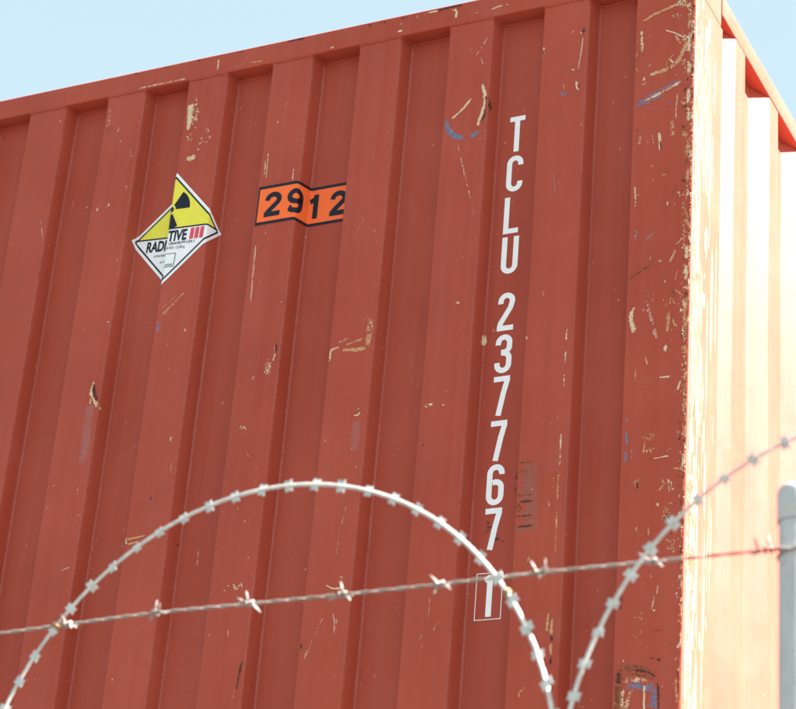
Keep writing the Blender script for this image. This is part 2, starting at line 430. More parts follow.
STROKES = [
    ('cream', 0, 95, [-1370, -134, 129, -1368, -171, 129, -1367, -219, 51]),
    ('cream', 0, 80, [-1361, -307, 77, -1349, -304, 127, -1329, -302, 76]),
    ('rust', 0, 60, [-1622, -153, 79, -1619, -176, 79]),
    ('cream', 0, 60, [-1544, -55, 26, -1476, -55, 39, -1393, -55, 26]),
    ('cream', 0, 80, [-1302, -10, 52, -1300, -29, 31, -1300, -50, 57]),
    ('dark', 0, 95, [-1101, -6, 41, -1046, -6, 46]),
    ('dark', 0, 95, [-674, -8, 50, -606, -7, 49]),
    ('cream', 0, 80, [-706, -9, 37, -649, -9, 37, -608, -10, 39]),
    ('dark', 0, 80, [-778, -9, 37, -751, -9, 30]),
    ('blue', 0, 90, [-1095, -5, 26, -1048, -6, 25]),
    ('cream', 0, 80, [-786, -48, 30, -764, -44, 50]),
    ('cream', 0, 60, [-782, -26, 25, -766, -26, 30]),
    ('cream', 0, 90, [-635, -17, 37, -621, -16, 39, -621, -44, 49]),
    ('cream', 0, 80, [-532, -39, 44, -507, -35, 24, -491, -33, 49]),
    ('cream', 0, 60, [-576, -41, 29, -558, -39, 29]),
    ('cream', 0, 60, [-497, -36, 24, -476, -33, 24]),
    ('cream', 0, 70, [-1159, -59, 31, -1167, -64, 26]),
    ('cream', 0, 80, [-971, -55, 33, -955, -51, 33]),
    ('tan', 0, 70, [-1211, -47, 26, -1163, -49, 36]),
    ('tan', 0, 60, [-1093, -53, 25, -1081, -53, 25]),
    ('cream', 0, 85, [-562, -285, 48, -572, -297, 58, -584, -311, 48, -612, -334, 31]),
    ('cream', 0, 95, [-538, -250, 38, -529, -275, 62, -524, -304, 72, -533, -336, 72, -543, -370, 48]),
    ('dark', 0, 95, [-524, -287, 36, -519, -311, 57, -525, -340, 57, -534, -361, 38]),
    ('blue', 0, 80, [-628, -331, 72, -620, -360, 96, -603, -383, 107, -576, -394, 95]),
    ('blue', 0, 80, [-562, -397, 71, -547, -389, 119, -535, -380, 71]),
    ('pale', 0, 45, [-593, -402, 31, -566, -498, 28, -532, -617, 23]),
    ('cream', 0, 95, [-383, -176, 48, -383, -195, 83, -386, -212, 59]),
    ('rust', 0, 90, [-382, -187, 33, -382, -204, 38]),
    ('blue', 0, 90, [-385, -206, 48, -385, -220, 62]),
    ('dark', 0, 90, [-281, -144, 52, -281, -164, 47]),
    ('cream', 0, 90, [-288, -154, 36, -285, -165, 38]),
    ('pale', 0, 80, [-282, -170, 24, -284, -209, 31, -289, -247, 24, -290, -263, 47]),
    ('cream', 0, 90, [-294, -290, 47, -291, -308, 56, -285, -323, 42]),
    ('dark', 0, 90, [-289, -303, 28, -284, -317, 35]),
    ('blue', 0, 70, [-329, -311, 38, -329, -325, 47, -320, -332, 42, -316, -322, 42, -321, -315, 28]),
    ('pale', 0, 60, [-347, -189, 19, -332, -188, 19]),
    ('rust', 0, 30, [-383, -285, 95, -371, -285, 118]),
    ('cream', 0, 70, [-1117, -330, 25, -1115, -411, 22]),
    ('cream', 0, 60, [-1123, -352, 25, -1121, -404, 22]),
    ('cream', 0, 70, [-1038, -385, 25, -1038, -428, 22]),
    ('tan', 0, 80, [-42, -131, 61, -71, -141, 47, -103, -148, 56, -132, -164, 47]),
    ('cream', 0, 70, [-134, -186, 56, -132, -214, 47, -129, -254, 56]),
    ('tan', 0, 85, [-20, -239, 69, -31, -272, 74, -50, -301, 80, -76, -312, 69, -110, -315, 55]),
    ('cream', 0, 80, [-79, -198, 21, -52, -213, 23, -22, -236, 35]),
    ('blue', 0, 75, [-141, -396, 46, -120, -384, 138, -96, -375, 149, -65, -360, 114, -32, -346, 46]),
    ('cream', 0, 60, [-125, -386, 32, -96, -375, 55, -60, -361, 55, -30, -349, 37]),
    ('blue', 0, 85, [-65, -406, 91, -51, -401, 114]),
    ('tan', 0, 80, [-41, -379, 32, -44, -418, 32, -44, -453, 32]),
    ('tan', 0, 55, [-54, -446, 68, -50, -497, 77]),
    ('cream', 0, 90, [-85, -471, 32, -80, -502, 59, -80, -528, 36]),
    ('dark', 0, 80, [-80, -499, 20, -77, -523, 27]),
    ('tan', 0, 50, [-127, -471, 46, -131, -505, 45]),
    ('cream', 0, 90, [-76, -589, 27, -62, -589, 31]),
    ('cream', 0, 60, [-138, -603, 27, -134, -648, 31]),
    ('grey', 0, 50, [-109, -749, 67, -86, -733, 75]),
    ('rust', 0, 95, [-151, -847, 35, -123, -830, 29, -92, -813, 35]),
    ('tan', 0, 80, [-11, -753, 35, -39, -774, 29]),
    ('tan', 0, 85, [-36, -782, 40, -52, -819, 57]),
    ('tan', 0, 60, [-94, -782, 22, -98, -807, 26]),
    ('cream', 0, 75, [-130, -911, 53, -137, -939, 74, -128, -977, 74]),
    ('pale', 0, 50, [-97, -913, 31, -89, -951, 57, -75, -999, 48]),
    ('tan', 0, 80, [-50, -933, 43, -50, -957, 65, -52, -988, 35]),
    ('tan', 0, 80, [-41, -953, 35, -32, -979, 43]),
    ('cream', 0, 85, [-55, -1014, 56, -56, -1036, 65]),
    ('cream', 0, 85, [-101, -1035, 22, -94, -1062, 26]),
    ('cream', 0, 90, [-71, -1092, 21, -38, -1093, 38]),
    ('tan', 0, 70, [-121, -1060, 22, -122, -1098, 26]),
    ('blue', 0, 70, [-137, -1177, 43, -136, -1193, 43]),
    ('blue', 0, 70, [-137, -1205, 43, -135, -1245, 43]),
    ('blue', 0, 70, [-136, -1256, 42, -136, -1286, 47]),
    ('dark', 0, 95, [-20, -1212, 42, -14, -1217, 51]),
    ('cream', 0, 85, [-79, -1281, 19, -38, -1278, 27]),
    ('tan', 0, 70, [-95, -1235, 25, -98, -1270, 34]),
    ('dark', 0, 80, [-110, -1330, 29, -107, -1351, 34]),
    ('tan', 0, 80, [-41, -1333, 29, -36, -1365, 29]),
    ('cream', 0, 95, [-70, -1382, 50, -57, -1390, 54]),
    ('cream', 0, 90, [-42, -1388, 33, -29, -1385, 37]),
    ('tan', 0, 70, [-82, -1430, 21, -79, -1457, 25]),
    ('cream', 0, 80, [-87, -1480, 21, -81, -1470, 25]),
    ('pale', 0, 85, [-56, -1560, 20, -59, -1590, 25]),
    ('pale', 0, 85, [-63, -1583, 20, -69, -1619, 24]),
    ('dark', 0, 60, [-135, -1573, 41, -135, -1620, 41]),
    ('tan', 0, 50, [-75, -1534, 21, -70, -1552, 21]),
    ('tan', 0, 85, [-129, -1742, 142, -103, -1746, 182, -73, -1754, 181, -55, -1766, 120]),
    ('rust', 0, 95, [-133, -1736, 81, -112, -1737, 101, -80, -1742, 121, -53, -1760, 52]),
    ('rust', 0, 100, [-132, -1734, 101, -135, -1752, 122, -138, -1773, 81]),
    ('dark', 0, 90, [-131, -1736, 61, -134, -1757, 61]),
    ('dark', 0, 85, [-105, -1741, 40, -77, -1746, 52, -53, -1761, 30]),
    ('blue', 0, 70, [-123, -1776, 101, -98, -1774, 141, -68, -1777, 161, -55, -1778, 140]),
    ('blue', 0, 70, [-55, -1778, 100, -57, -1801, 140, -62, -1825, 140]),
    ('tan', 0, 80, [-134, -1769, 61, -137, -1796, 61, -137, -1827, 60]),
    ('cream', 0, 80, [-126, -1778, 52, -126, -1828, 60]),
    ('grey', 0, 70, [-131, -1778, 40, -129, -1828, 40]),
    ('cream', 0, 90, [-80, -1773, 32, -79, -1831, 32]),
    ('dark', 0, 80, [-51, -1770, 36, -48, -1832, 40]),
    ('cream', 0, 50, [-102, -1780, 60, -114, -1798, 81, -117, -1828, 80]),
    ('rust', 0, 100, [-6, -1756, 80, 0, -1790, 110, 2, -1835, 99]),
    ('dark', 0, 90, [-4, -1759, 40, 3, -1796, 52]),
    ('tan', 0, 85, [-12, -1760, 52, -10, -1820, 40]),
    ('rust', 0, 100, [-135, -1744, 162, -136, -1782, 121, -135, -1827, 80]),
    ('dark', 0, 100, [-134, -1742, 81, -135, -1773, 61]),
    ('rust', 0, 90, [-129, -1738, 142, -90, -1745, 161, -56, -1762, 80]),
    ('tan', 0, 90, [-128, -1761, 101, -90, -1759, 222, -55, -1774, 140]),
    ('pale', 0, 57, [-77, -1023, 14, -77, -1027, 24, -78, -1030, 12]),
    ('cream', 0, 75, [-82, -1408, 19, -85, -1412, 31, -88, -1417, 16]),
    ('tan', 0, 52, [-20, -1364, 10, -16, -1369, 17, -13, -1374, 8]),
    ('cream', 0, 79, [-63, -282, 21, -56, -292, 34, -49, -301, 17]),
    ('tan', 0, 57, [-91, -1619, 29, -91, -1622, 49, -90, -1626, 25]),
    ('cream', 0, 77, [-68, -1616, 29, -63, -1618, 49, -58, -1620, 24]),
    ('pale', 0, 43, [-53, -1259, 14, -45, -1265, 23, -38, -1272, 12]),
    ('pale', 0, 70, [-124, -1247, 14, -124, -1263, 23, -124, -1279, 12]),
    ('pale', 0, 45, [-110, -1662, 13, -108, -1667, 22, -106, -1673, 11]),
    ('rust', 0, 61, [-29, -1175, 19, -32, -1183, 32, -36, -1191, 16]),
    ('tan', 0, 40, [-147, -216, 15, -145, -227, 26, -142, -239, 13]),
    ('cream', 0, 58, [-125, -314, 33, -124, -325, 55, -124, -336, 28]),
    ('rust', 0, 76, [-30, -1449, 19, -31, -1455, 31, -32, -1460, 15]),
    ('cream', 0, 71, [-50, -959, 10, -50, -965, 17, -51, -971, 9]),
    ('pale', 0, 38, [-18, -1072, 31, -19, -1082, 51, -20, -1091, 26]),
    ('pale', 0, 71, [-21, -880, 31, -5, -886, 52, 11, -892, 26]),
    ('cream', 0, 38, [-98, -346, 15, -95, -349, 25, -91, -351, 13]),
    ('tan', 0, 46, [-3, -1780, 18, -2, -1785, 30, -2, -1790, 15]),
    ('tan', 0, 71, [-32, -835, 11, -35, -851, 17, -37, -868, 9]),
    ('tan', 0, 60, [-143, -915, 14, -140, -914, 24, -137, -913, 12]),
    ('cream', 0, 66, [-18, -1101, 31, -22, -1116, 51, -26, -1131, 26]),
    ('rust', 0, 55, [-127, -881, 32, -128, -885, 53, -129, -888, 26]),
    ('cream', 0, 55, [-6, -1491, 10, -3, -1491, 16, 0, -1490, 8]),
    ('rust', 0, 69, [-23, -1689, 13, -25, -1693, 22, -28, -1697, 11]),
    ('tan', 0, 55, [-36, -1306, 30, -21, -1309, 50, -6, -1313, 25]),
    ('tan', 0, 77, [-67, -284, 11, -70, -293, 18, -73, -303, 9]),
    ('cream', 0, 44, [-92, -1313, 10, -96, -1321, 17, -100, -1328, 8]),
    ('tan', 0, 41, [-51, -269, 33, -62, -281, 55, -72, -294, 28]),
    ('rust', 0, 44, [-31, -356, 33, -30, -360, 55, -30, -365, 27]),
    ('cream', 0, 50, [-35, -1330, 14, -33, -1346, 23, -31, -1362, 11]),
    ('cream', 0, 50, [-50, -880, 31, -47, -882, 52, -43, -883, 26]),
    ('cream', 0, 65, [-95, -593, 20, -94, -599, 34, -94, -606, 17]),
    ('cream', 0, 60, [-74, -304, 15, -76, -306, 25, -79, -309, 13]),
    ('pale', 0, 76, [-43, -976, 14, -42, -982, 24, -42, -988, 12]),
    ('tan', 0, 38, [-21, -1693, 13, -18, -1697, 22, -15, -1701, 11]),
    ('pale', 0, 79, [-112, -492, 11, -110, -496, 18, -107, -499, 9]),
    ('rust', 0, 77, [-109, -1750, 10, -108, -1756, 16, -107, -1761, 8]),
    ('tan', 0, 72, [-146, -247, 11, -142, -253, 19, -139, -260, 9]),
    ('tan', 0, 55, [-68, -1786, 29, -62, -1800, 48, -56, -1813, 24]),
    ('cream', 0, 71, [-155, -373, 11, -157, -378, 18, -159, -384, 9]),
    ('tan', 0, 51, [-26, -691, 15, -24, -697, 24, -22, -704, 12]),
    ('tan', 0, 40, [-56, -1014, 14, -45, -1028, 24, -35, -1043, 12]),
    ('cream', 0, 43, [-101, -474, 15, -98, -493, 25, -94, -512, 12]),
    ('cream', 0, 74, [-30, -401, 11, -31, -404, 18, -32, -408, 9]),
    ('tan', 0, 36, [-46, -622, 11, -46, -632, 18, -46, -643, 9]),
    ('tan', 0, 79, [-98, -558, 32, -98, -562, 54, -98, -566, 27]),
    ('tan', 0, 67, [-43, -1396, 10, -46, -1399, 17, -50, -1403, 8]),
    ('cream', 0, 62, [-17, -1077, 14, -17, -1081, 23, -17, -1084, 12]),
    ('tan', 0, 36, [-48, -728, 15, -51, -733, 24, -53, -738, 12]),
    ('rust', 0, 75, [-72, -1661, 13, -57, -1661, 22, -42, -1662, 11]),
    ('tan', 0, 40, [-24, -1202, 30, -16, -1206, 51, -8, -1210, 25]),
    ('rust', 0, 68, [-41, -875, 31, -39, -892, 52, -37, -909, 26]),
    ('tan', 0, 45, [-39, -441, 11, -38, -445, 18, -37, -449, 9]),
    ('cream', 0, 77, [-30, -1351, 30, -30, -1354, 50, -30, -1358, 25]),
    ('pale', 0, 64, [-111, -131, 11, -111, -135, 19, -110, -140, 9]),
    ('tan', 0, 41, [-43, -665, 32, -43, -669, 53, -42, -673, 27]),
    ('tan', 0, 63, [-39, -881, 20, -26, -894, 33, -14, -906, 16]),
    ('rust', 0, 68, [-24, -604, 20, -19, -613, 33, -14, -623, 17]),
    ('pale', 0, 61, [-28, -1431, 30, -31, -1435, 50, -33, -1440, 25]),
    ('cream', 0, 36, [-48, -324, 15, -39, -342, 25, -30, -360, 13]),
    ('cream', 0, 79, [-41, -1327, 30, -40, -1336, 50, -38, -1346, 25]),
    ('pale', 0, 58, [-76, -637, 20, -77, -640, 34, -77, -644, 17]),
    ('pale', 0, 46, [-49, -558, 15, -52, -560, 25, -55, -561, 12]),
    ('pale', 0, 37, [-100, -894, 14, -100, -904, 24, -99, -914, 12]),
    ('pale', 0, 49, [-35, -408, 33, -18, -413, 54, -1, -418, 27]),
    ('tan', 0, 46, [-62, -483, 20, -46, -494, 34, -31, -505, 17]),
    ('cream', 0, 44, [-113, -418, 21, -112, -422, 34, -111, -426, 17]),
    ('tan', 0, 57, [-56, -1253, 10, -53, -1259, 17, -50, -1264, 8]),
    ('pale', 0, 59, [-143, -247, 21, -145, -257, 35, -146, -268, 17]),
    ('tan', 0, 61, [-53, -216, 33, -43, -234, 55, -33, -252, 28]),
    ('cream', 0, 68, [-17, -974, 31, -16, -991, 52, -14, -1008, 26]),
    ('cream', 0, 65, [-19, -1799, 13, -21, -1804, 22, -24, -1808, 11]),
    ('tan', 0, 75, [-43, -1256, 14, -39, -1261, 23, -35, -1266, 12]),
    ('rust', 0, 54, [-36, -1414, 30, -36, -1423, 50, -35, -1432, 25]),
    ('pale', 0, 54, [-22, -1089, 10, -12, -1103, 17, -3, -1118, 9]),
    ('tan', 0, 70, [-146, -286, 15, -141, -297, 25, -137, -308, 13]),
    ('rust', 0, 38, [-21, -1022, 31, -6, -1017, 52, 8, -1013, 26]),
    ('cream', 0, 69, [-60, -654, 32, -59, -664, 53, -57, -674, 27]),
    ('rust', 0, 62, [-15, -811, 20, -13, -814, 33, -11, -817, 16]),
    ('tan', 0, 50, [-24, -1566, 13, -23, -1572, 22, -22, -1577, 11]),
    ('tan', 0, 77, [-117, -202, 21, -113, -209, 35, -110, -215, 17]),
    ('tan', 0, 54, [-79, -1722, 29, -77, -1724, 48, -75, -1727, 24]),
    ('tan', 0, 65, [-79, -770, 11, -75, -780, 18, -71, -790, 9]),
    ('tan', 0, 71, [-18, -1186, 10, -22, -1193, 17, -26, -1201, 8]),
    ('cream', 0, 79, [-140, -215, 11, -142, -218, 19, -143, -222, 9]),
    ('tan', 0, 47, [-65, -575, 32, -66, -579, 54, -66, -583, 27]),
    ('rust', 0, 61, [-62, -295, 21, -64, -313, 34, -67, -331, 17]),
    ('rust', 0, 67, [-40, -615, 15, -45, -631, 25, -50, -647, 12]),
    ('cream', 0, 49, [-132, -303, 11, -129, -306, 18, -127, -310, 9]),
    ('cream', 0, 50, [-107, -283, 21, -110, -288, 35, -113, -294, 17]),
    ('tan', 0, 49, [-31, -956, 10, -30, -973, 17, -29, -990, 9]),
    ('cream', 0, 57, [-63, -850, 32, -60, -860, 53, -56, -870, 26]),
    ('tan', 0, 71, [-42, -1004, 10, -43, -1008, 17, -44, -1011, 9]),
    ('tan', 0, 63, [-30, -837, 10, -32, -843, 17, -33, -848, 9]),
    ('pale', 0, 39, [-107, -1097, 31, -104, -1100, 52, -101, -1102, 26]),
    ('pale', 0, 39, [-646, -1577, 12, -648, -1585, 19, -650, -1594, 10]),
    ('pale', 0, 40, [-1612, -1177, 10, -1611, -1188, 17, -1609, -1198, 8]),
    ('grey', 0, 36, [-248, -589, 12, -249, -594, 20, -250, -599, 10]),
    ('grey', 0, 21, [-614, -611, 18, -615, -632, 30, -615, -654, 15]),
    ('pale', 0, 23, [-854, -1123, 10, -849, -1133, 16, -844, -1143, 8]),
    ('tan', 0, 31, [-1470, -734, 19, -1463, -746, 32, -1457, -757, 16]),
    ('pale', 0, 47, [-822, -565, 10, -839, -596, 17, -855, -626, 8]),
    ('grey', 0, 41, [-193, -1458, 9, -203, -1487, 15, -212, -1515, 7]),
    ('tan', 0, 24, [-322, -508, 12, -323, -545, 21, -325, -582, 10]),
    ('pale', 0, 38, [-1818, -756, 14, -1821, -760, 23, -1824, -764, 11]),
    ('pale', 0, 46, [-500, -311, 10, -499, -317, 17, -499, -323, 8]),
    ('tan', 0, 48, [-1085, -1143, 13, -1061, -1176, 21, -1038, -1208, 10]),
    ('grey', 0, 46, [-882, -523, 19, -882, -528, 31, -883, -534, 16]),
    ('pale', 0, 45, [-1188, -979, 10, -1192, -999, 17, -1195, -1019, 8]),
    ('grey', 0, 44, [-341, -528, 18, -335, -566, 30, -330, -604, 15]),
    ('pale', 0, 35, [-648, -1437, 12, -648, -1446, 20, -648, -1456, 10]),
    ('tan', 0, 48, [-918, -1476, 9, -917, -1495, 16, -916, -1514, 8]),
    ('grey', 0, 27, [-1539, -1375, 19, -1552, -1388, 31, -1565, -1402, 15]),
    ('pale', 0, 41, [-1046, -242, 11, -1052, -263, 17, -1058, -284, 9]),
    ('pale', 0, 35, [-516, -861, 10, -534, -888, 16, -552, -915, 8]),
    ('tan', 0, 32, [-474, -815, 12, -477, -824, 20, -480, -833, 10]),
    ('pale', 0, 41, [-1030, -1640, 12, -1030, -1649, 20, -1030, -1658, 10]),
    ('pale', 0, 33, [-713, -1173, 18, -717, -1181, 29, -721, -1189, 15]),
    ('grey', 0, 23, [-183, -712, 12, -186, -715, 20, -189, -718, 10]),
    ('pale', 0, 33, [-512, -1041, 17, -499, -1075, 29, -486, -1109, 14]),
    ('pale', 0, 39, [-652, -797, 10, -649, -802, 16, -646, -808, 8]),
    ('pale', 0, 47, [-1047, -1309, 12, -1051, -1328, 21, -1054, -1346, 10]),
    ('tan', 0, 28, [-519, -866, 18, -525, -900, 30, -532, -934, 15]),
    ('tan', 0, 22, [-175, -1426, 11, -176, -1443, 19, -178, -1461, 9]),
    ('pale', 0, 35, [-540, -1120, 17, -541, -1125, 29, -541, -1130, 14]),
    ('tan', 0, 41, [-1284, -1147, 10, -1283, -1167, 17, -1281, -1188, 8]),
    ('pale', 0, 34, [-1495, -1295, 10, -1503, -1328, 17, -1510, -1361, 8]),
    ('tan', 0, 28, [-457, -726, 10, -453, -763, 16, -450, -800, 8]),
    ('pale', 0, 36, [-1725, -322, 20, -1731, -361, 34, -1738, -400, 17]),
    ('pale', 0, 20, [-1237, -715, 19, -1249, -730, 32, -1261, -745, 16]),
    ('pale', 0, 39, [-515, -1492, 12, -516, -1501, 19, -516, -1511, 10]),
    ('pale', 0, 38, [-1215, -1625, 12, -1213, -1635, 20, -1210, -1644, 10]),
    ('pale', 0, 27, [-373, -428, 10, -399, -448, 16, -425, -467, 8]),
    ('pale', 0, 50, [-350, -838, 18, -348, -848, 29, -345, -858, 15]),
    ('grey', 0, 23, [-633, -1303, 9, -634, -1308, 15, -634, -1312, 8]),
    ('tan', 0, 25, [-568, -1631, 17, -584, -1656, 28, -601, -1681, 14]),
    ('pale', 0, 30, [-816, -388, 10, -818, -426, 17, -821, -464, 8]),
    ('tan', 0, 33, [-464, -1219, 12, -467, -1238, 20, -470, -1256, 10]),
    ('pale', 0, 50, [-550, -157, 19, -543, -181, 31, -535, -204, 16]),
    ('pale', 0, 39, [-1054, -1167, 10, -1059, -1175, 16, -1063, -1183, 8]),
    ('tan', 0, 24, [-915, -418, 13, -892, -457, 22, -869, -495, 11]),
    ('tan', 0, 43, [-326, -290, 18, -323, -313, 31, -320, -336, 15]),
    ('pale', 0, 42, [-1349, -300, 20, -1352, -310, 33, -1355, -321, 17]),
    ('grey', 0, 28, [-1020, -1141, 10, -1020, -1151, 16, -1020, -1161, 8]),
    ('pale', 0, 48, [-512, -1510, 9, -509, -1514, 15, -506, -1518, 8]),
    ('grey', 0, 30, [-976, -1634, 9, -967, -1653, 15, -959, -1671, 8]),
    ('pale', 0, 20, [-691, -1531, 12, -692, -1563, 20, -694, -1595, 10]),
    ('pale', 0, 46, [-946, -1532, 12, -952, -1538, 20, -959, -1545, 10]),
    ('pale', 0, 38, [-401, -564, 12, -402, -574, 21, -403, -585, 10]),
    ('pale', 0, 44, [-1519, -735, 10, -1523, -755, 17, -1527, -776, 9]),
    ('tan', 0, 21, [-1436, -440, 14, -1432, -464, 23, -1429, -488, 11]),
    ('tan', 0, 39, [-1090, -1197, 13, -1086, -1201, 21, -1083, -1206, 10]),
    ('pale', 0, 48, [-527, -113, 19, -545, -143, 32, -563, -173, 16]),
    ('pale', 0, 49, [-1792, -396, 14, -1781, -440, 23, -1769, -483, 12]),
    ('pale', 0, 47, [-1288, -926, 19, -1289, -931, 31, -1290, -936, 16]),
    ('cream', 0, 50, [-115, -1764, 81, -90, -1762, 81, -64, -1769, 80]),
    ('tan', 0, 62, [-18, -159, 46, -17, -184, 79, -18, -209, 37]),
    ('cream', 0, 79, [-18, -224, 46, -16, -250, 78, -18, -274, 37]),
    ('cream', 0, 63, [-17, -294, 46, -15, -319, 78, -17, -343, 37]),
    ('cream', 0, 78, [-16, -369, 46, -15, -393, 77, -17, -417, 36]),
    ('cream', 0, 60, [-16, -419, 45, -14, -444, 77, -16, -467, 36]),
    ('tan', 0, 56, [-15, -504, 45, -14, -528, 76, -15, -551, 36]),
    ('tan', 0, 54, [-15, -580, 45, -13, -604, 76, -15, -627, 36]),
    ('cream', 0, 60, [-14, -619, 45, -13, -642, 76, -14, -665, 35]),
    ('tan', 0, 52, [-14, -689, 44, -12, -712, 75, -14, -734, 35]),
    ('cream', 0, 80, [-13, -773, 44, -11, -796, 74, -13, -818, 35]),
    ('cream', 0, 72, [-12, -824, 44, -11, -847, 74, -13, -869, 35]),
    ('tan', 0, 73, [-12, -901, 43, -10, -924, 74, -12, -945, 35]),
    ('tan', 0, 64, [-11, -952, 43, -10, -974, 73, -11, -996, 34]),
    ('tan', 0, 49, [-11, -1018, 43, -9, -1039, 73, -11, -1061, 34]),
    ('cream', 0, 50, [-10, -1071, 43, -9, -1093, 72, -10, -1114, 34]),
    ('tan', 0, 66, [-10, -1142, 42, -8, -1163, 72, -10, -1184, 34]),
    ('tan', 0, 64, [-9, -1205, 42, -8, -1226, 72, -9, -1246, 34]),
    ('cream', 0, 72, [-9, -1268, 42, -7, -1289, 71, -9, -1309, 33]),
    ('tan', 0, 49, [-8, -1324, 42, -6, -1344, 71, -8, -1364, 33]),
    ('tan', 0, 70, [-7, -1389, 41, -6, -1410, 70, -8, -1429, 33]),
    ('tan', 0, 61, [-7, -1433, 41, -6, -1453, 70, -7, -1472, 33]),
    ('tan', 0, 63, [-6, -1497, 41, -5, -1517, 70, -7, -1536, 33]),
    ('tan', 0, 77, [-6, -1542, 41, -5, -1562, 69, -6, -1581, 33]),
    ('tan', 0, 61, [-6, -1604, 41, -4, -1624, 69, -6, -1643, 32]),
    ('cream', 0, 57, [-5, -1663, 40, -4, -1682, 68, -5, -1701, 32]),
    ('tan', 0, 52, [-4, -1725, 40, -3, -1744, 68, -5, -1763, 32]),
    ('grey', 0, 80, [-8, -181, 55, -8, -214, 51]),
    ('grey', 0, 80, [-6, -264, 55, -6, -297, 50]),
    ('grey', 0, 80, [-5, -346, 55, -5, -378, 50]),
    ('grey', 0, 80, [-3, -416, 54, -3, -448, 50]),
    ('grey', 0, 80, [-2, -472, 54, -2, -503, 49]),
    ('dark', 0, 90, [-7, -223, 37, -7, -245, 41]),
    ('dark', 0, 90, [-5, -313, 37, -5, -335, 41]),
    ('dark', 0, 90, [-4, -384, 36, -4, -405, 41]),
    ('dark', 0, 90, [-1, -511, 36, -1, -532, 40]),
    ('dark', 0, 90, [0, -551, 36, -1, -572, 40]),
    ('dark', 0, 90, [1, -611, 36, 1, -631, 40]),
    ('cream', 0, 60, [-286, -942, 31, -287, -981, 31]),
    ('cream', 0, 60, [-286, -996, 31, -287, -1035, 31]),
    ('cream', 0, 60, [-286, -1050, 31, -287, -1089, 31]),
    ('cream', 0, 60, [-287, -1194, 30, -287, -1276, 30]),
    ('tan', 0, 60, [-289, -1288, 30, -289, -1352, 34]),
    ('tan', 0, 55, [-289, -1364, 28, -288, -1475, 30]),
    ('tan', 0, 90, [-297, -1603, 25, -299, -1647, 50]),
    ('tan', 0, 80, [-288, -1615, 33, -289, -1665, 62, -286, -1725, 33]),
    ('dark', 0, 100, [-287, -1652, 62, -288, -1672, 62]),
    ('dark', 0, 90, [-287, -1697, 33, -287, -1721, 37]),
    ('tan', 0, 70, [-346, -1468, 21, -352, -1490, 25]),
    ('grime', 0, 90, [-390, -1272, 174, -382, -1412, 171]),
    ('grime', 0, 85, [-369, -1260, 369, -360, -1418, 363]),
    ('rust', 0, 80, [-394, -1255, 33, -372, -1256, 39, -350, -1256, 26]),
    ('rust', 0, 80, [-393, -1276, 33, -371, -1276, 39, -348, -1276, 26]),
    ('rust', 0, 80, [-390, -1333, 32, -367, -1333, 39, -345, -1333, 26]),
    ('dark', 0, 80, [-389, -1348, 32, -367, -1348, 39, -344, -1348, 26]),
    ('dark', 0, 80, [-387, -1381, 32, -365, -1381, 39, -343, -1381, 26]),
    ('dark', 0, 80, [-385, -1405, 32, -363, -1405, 39, -341, -1405, 26]),
    ('rust', 0, 50, [-384, -1363, 86, -361, -1363, 107]),
    ('rust', 0, 50, [-383, -1391, 86, -360, -1391, 107]),
    ('dark', 41, 85, [-472, -1381, 35, -450, -1379, 57]),
    ('dark', 41, 90, [-460, -1411, 35, -434, -1409, 61]),
    ('rust', 41, 70, [-473, -1355, 33, -459, -1353, 44]),
    ('dark', 41, 60, [-439, -1416, 43, -427, -1415, 22]),
    ('tan', 41, 90, [-493, -899, 68, -480, -898, 87]),
    ('tan', 0, 75, [-782, -844, 70, -782, -875, 140, -786, -919, 93]),
    ('cream', 0, 60, [-788, -861, 70, -785, -885, 93]),
    ('tan', 0, 80, [-854, -917, 35, -817, -922, 70, -785, -921, 70]),
    ('tan', 0, 70, [-842, -906, 35, -796, -894, 56]),
    ('pale', 0, 40, [-869, -897, 47, -833, -889, 70]),
    ('cream', 0, 80, [-881, -944, 33, -881, -913, 61, -855, -909, 33]),
    ('dark', 0, 90, [-1030, -874, 38, -1029, -903, 47]),
    ('cream', 0, 80, [-1035, -878, 38, -1031, -905, 38, -1035, -923, 33]),
    ('tan', 0, 40, [-1043, -919, 71, -1048, -968, 71]),
    ('dark', 0, 95, [-802, -1086, 37, -793, -1083, 59]),
    ('cream', 0, 90, [-806, -1089, 34, -792, -1093, 37, -787, -1081, 32]),
    ('cream', 0, 70, [-799, -1077, 32, -786, -1076, 23]),
    ('grey', 0, 33, [-795, -1103, 114, -794, -1140, 137, -793, -1183, 113]),
    ('cream', 0, 95, [-625, -1092, 54, -616, -1087, 45, -602, -1087, 22]),
    ('dark', 0, 80, [-621, -1090, 23, -613, -1088, 23]),
    ('cream', 0, 90, [-582, -1091, 31, -571, -1095, 58]),
    ('pale', 0, 80, [-566, -1092, 18, -556, -1094, 18]),
    ('cream', 0, 95, [-567, -837, 46, -549, -839, 23]),
    ('cream', 0, 90, [-510, -907, 36, -505, -923, 90, -511, -937, 32]),
    ('cream', 0, 90, [-386, -945, 45, -383, -961, 54]),
    ('cream', 0, 95, [-1541, -906, 49, -1544, -936, 98, -1531, -959, 83, -1518, -985, 39]),
    ('dark', 0, 100, [-1540, -914, 49, -1537, -939, 74, -1523, -963, 59]),
    ('grey', 0, 38, [-1541, -968, 196, -1541, -1025, 220, -1535, -1132, 218]),
    ('blue', 0, 60, [-1377, -762, 84, -1376, -797, 84]),
    ('tan', 0, 70, [-1310, -691, 25, -1371, -749, 39]),
    ('tan', 0, 50, [-1325, -692, 20, -1371, -729, 25]),
    ('cream', 0, 50, [-1335, -718, 20, -1365, -752, 25]),
    ('pale', 0, 80, [-1121, -591, 24, -1119, -669, 39, -1116, -749, 24]),
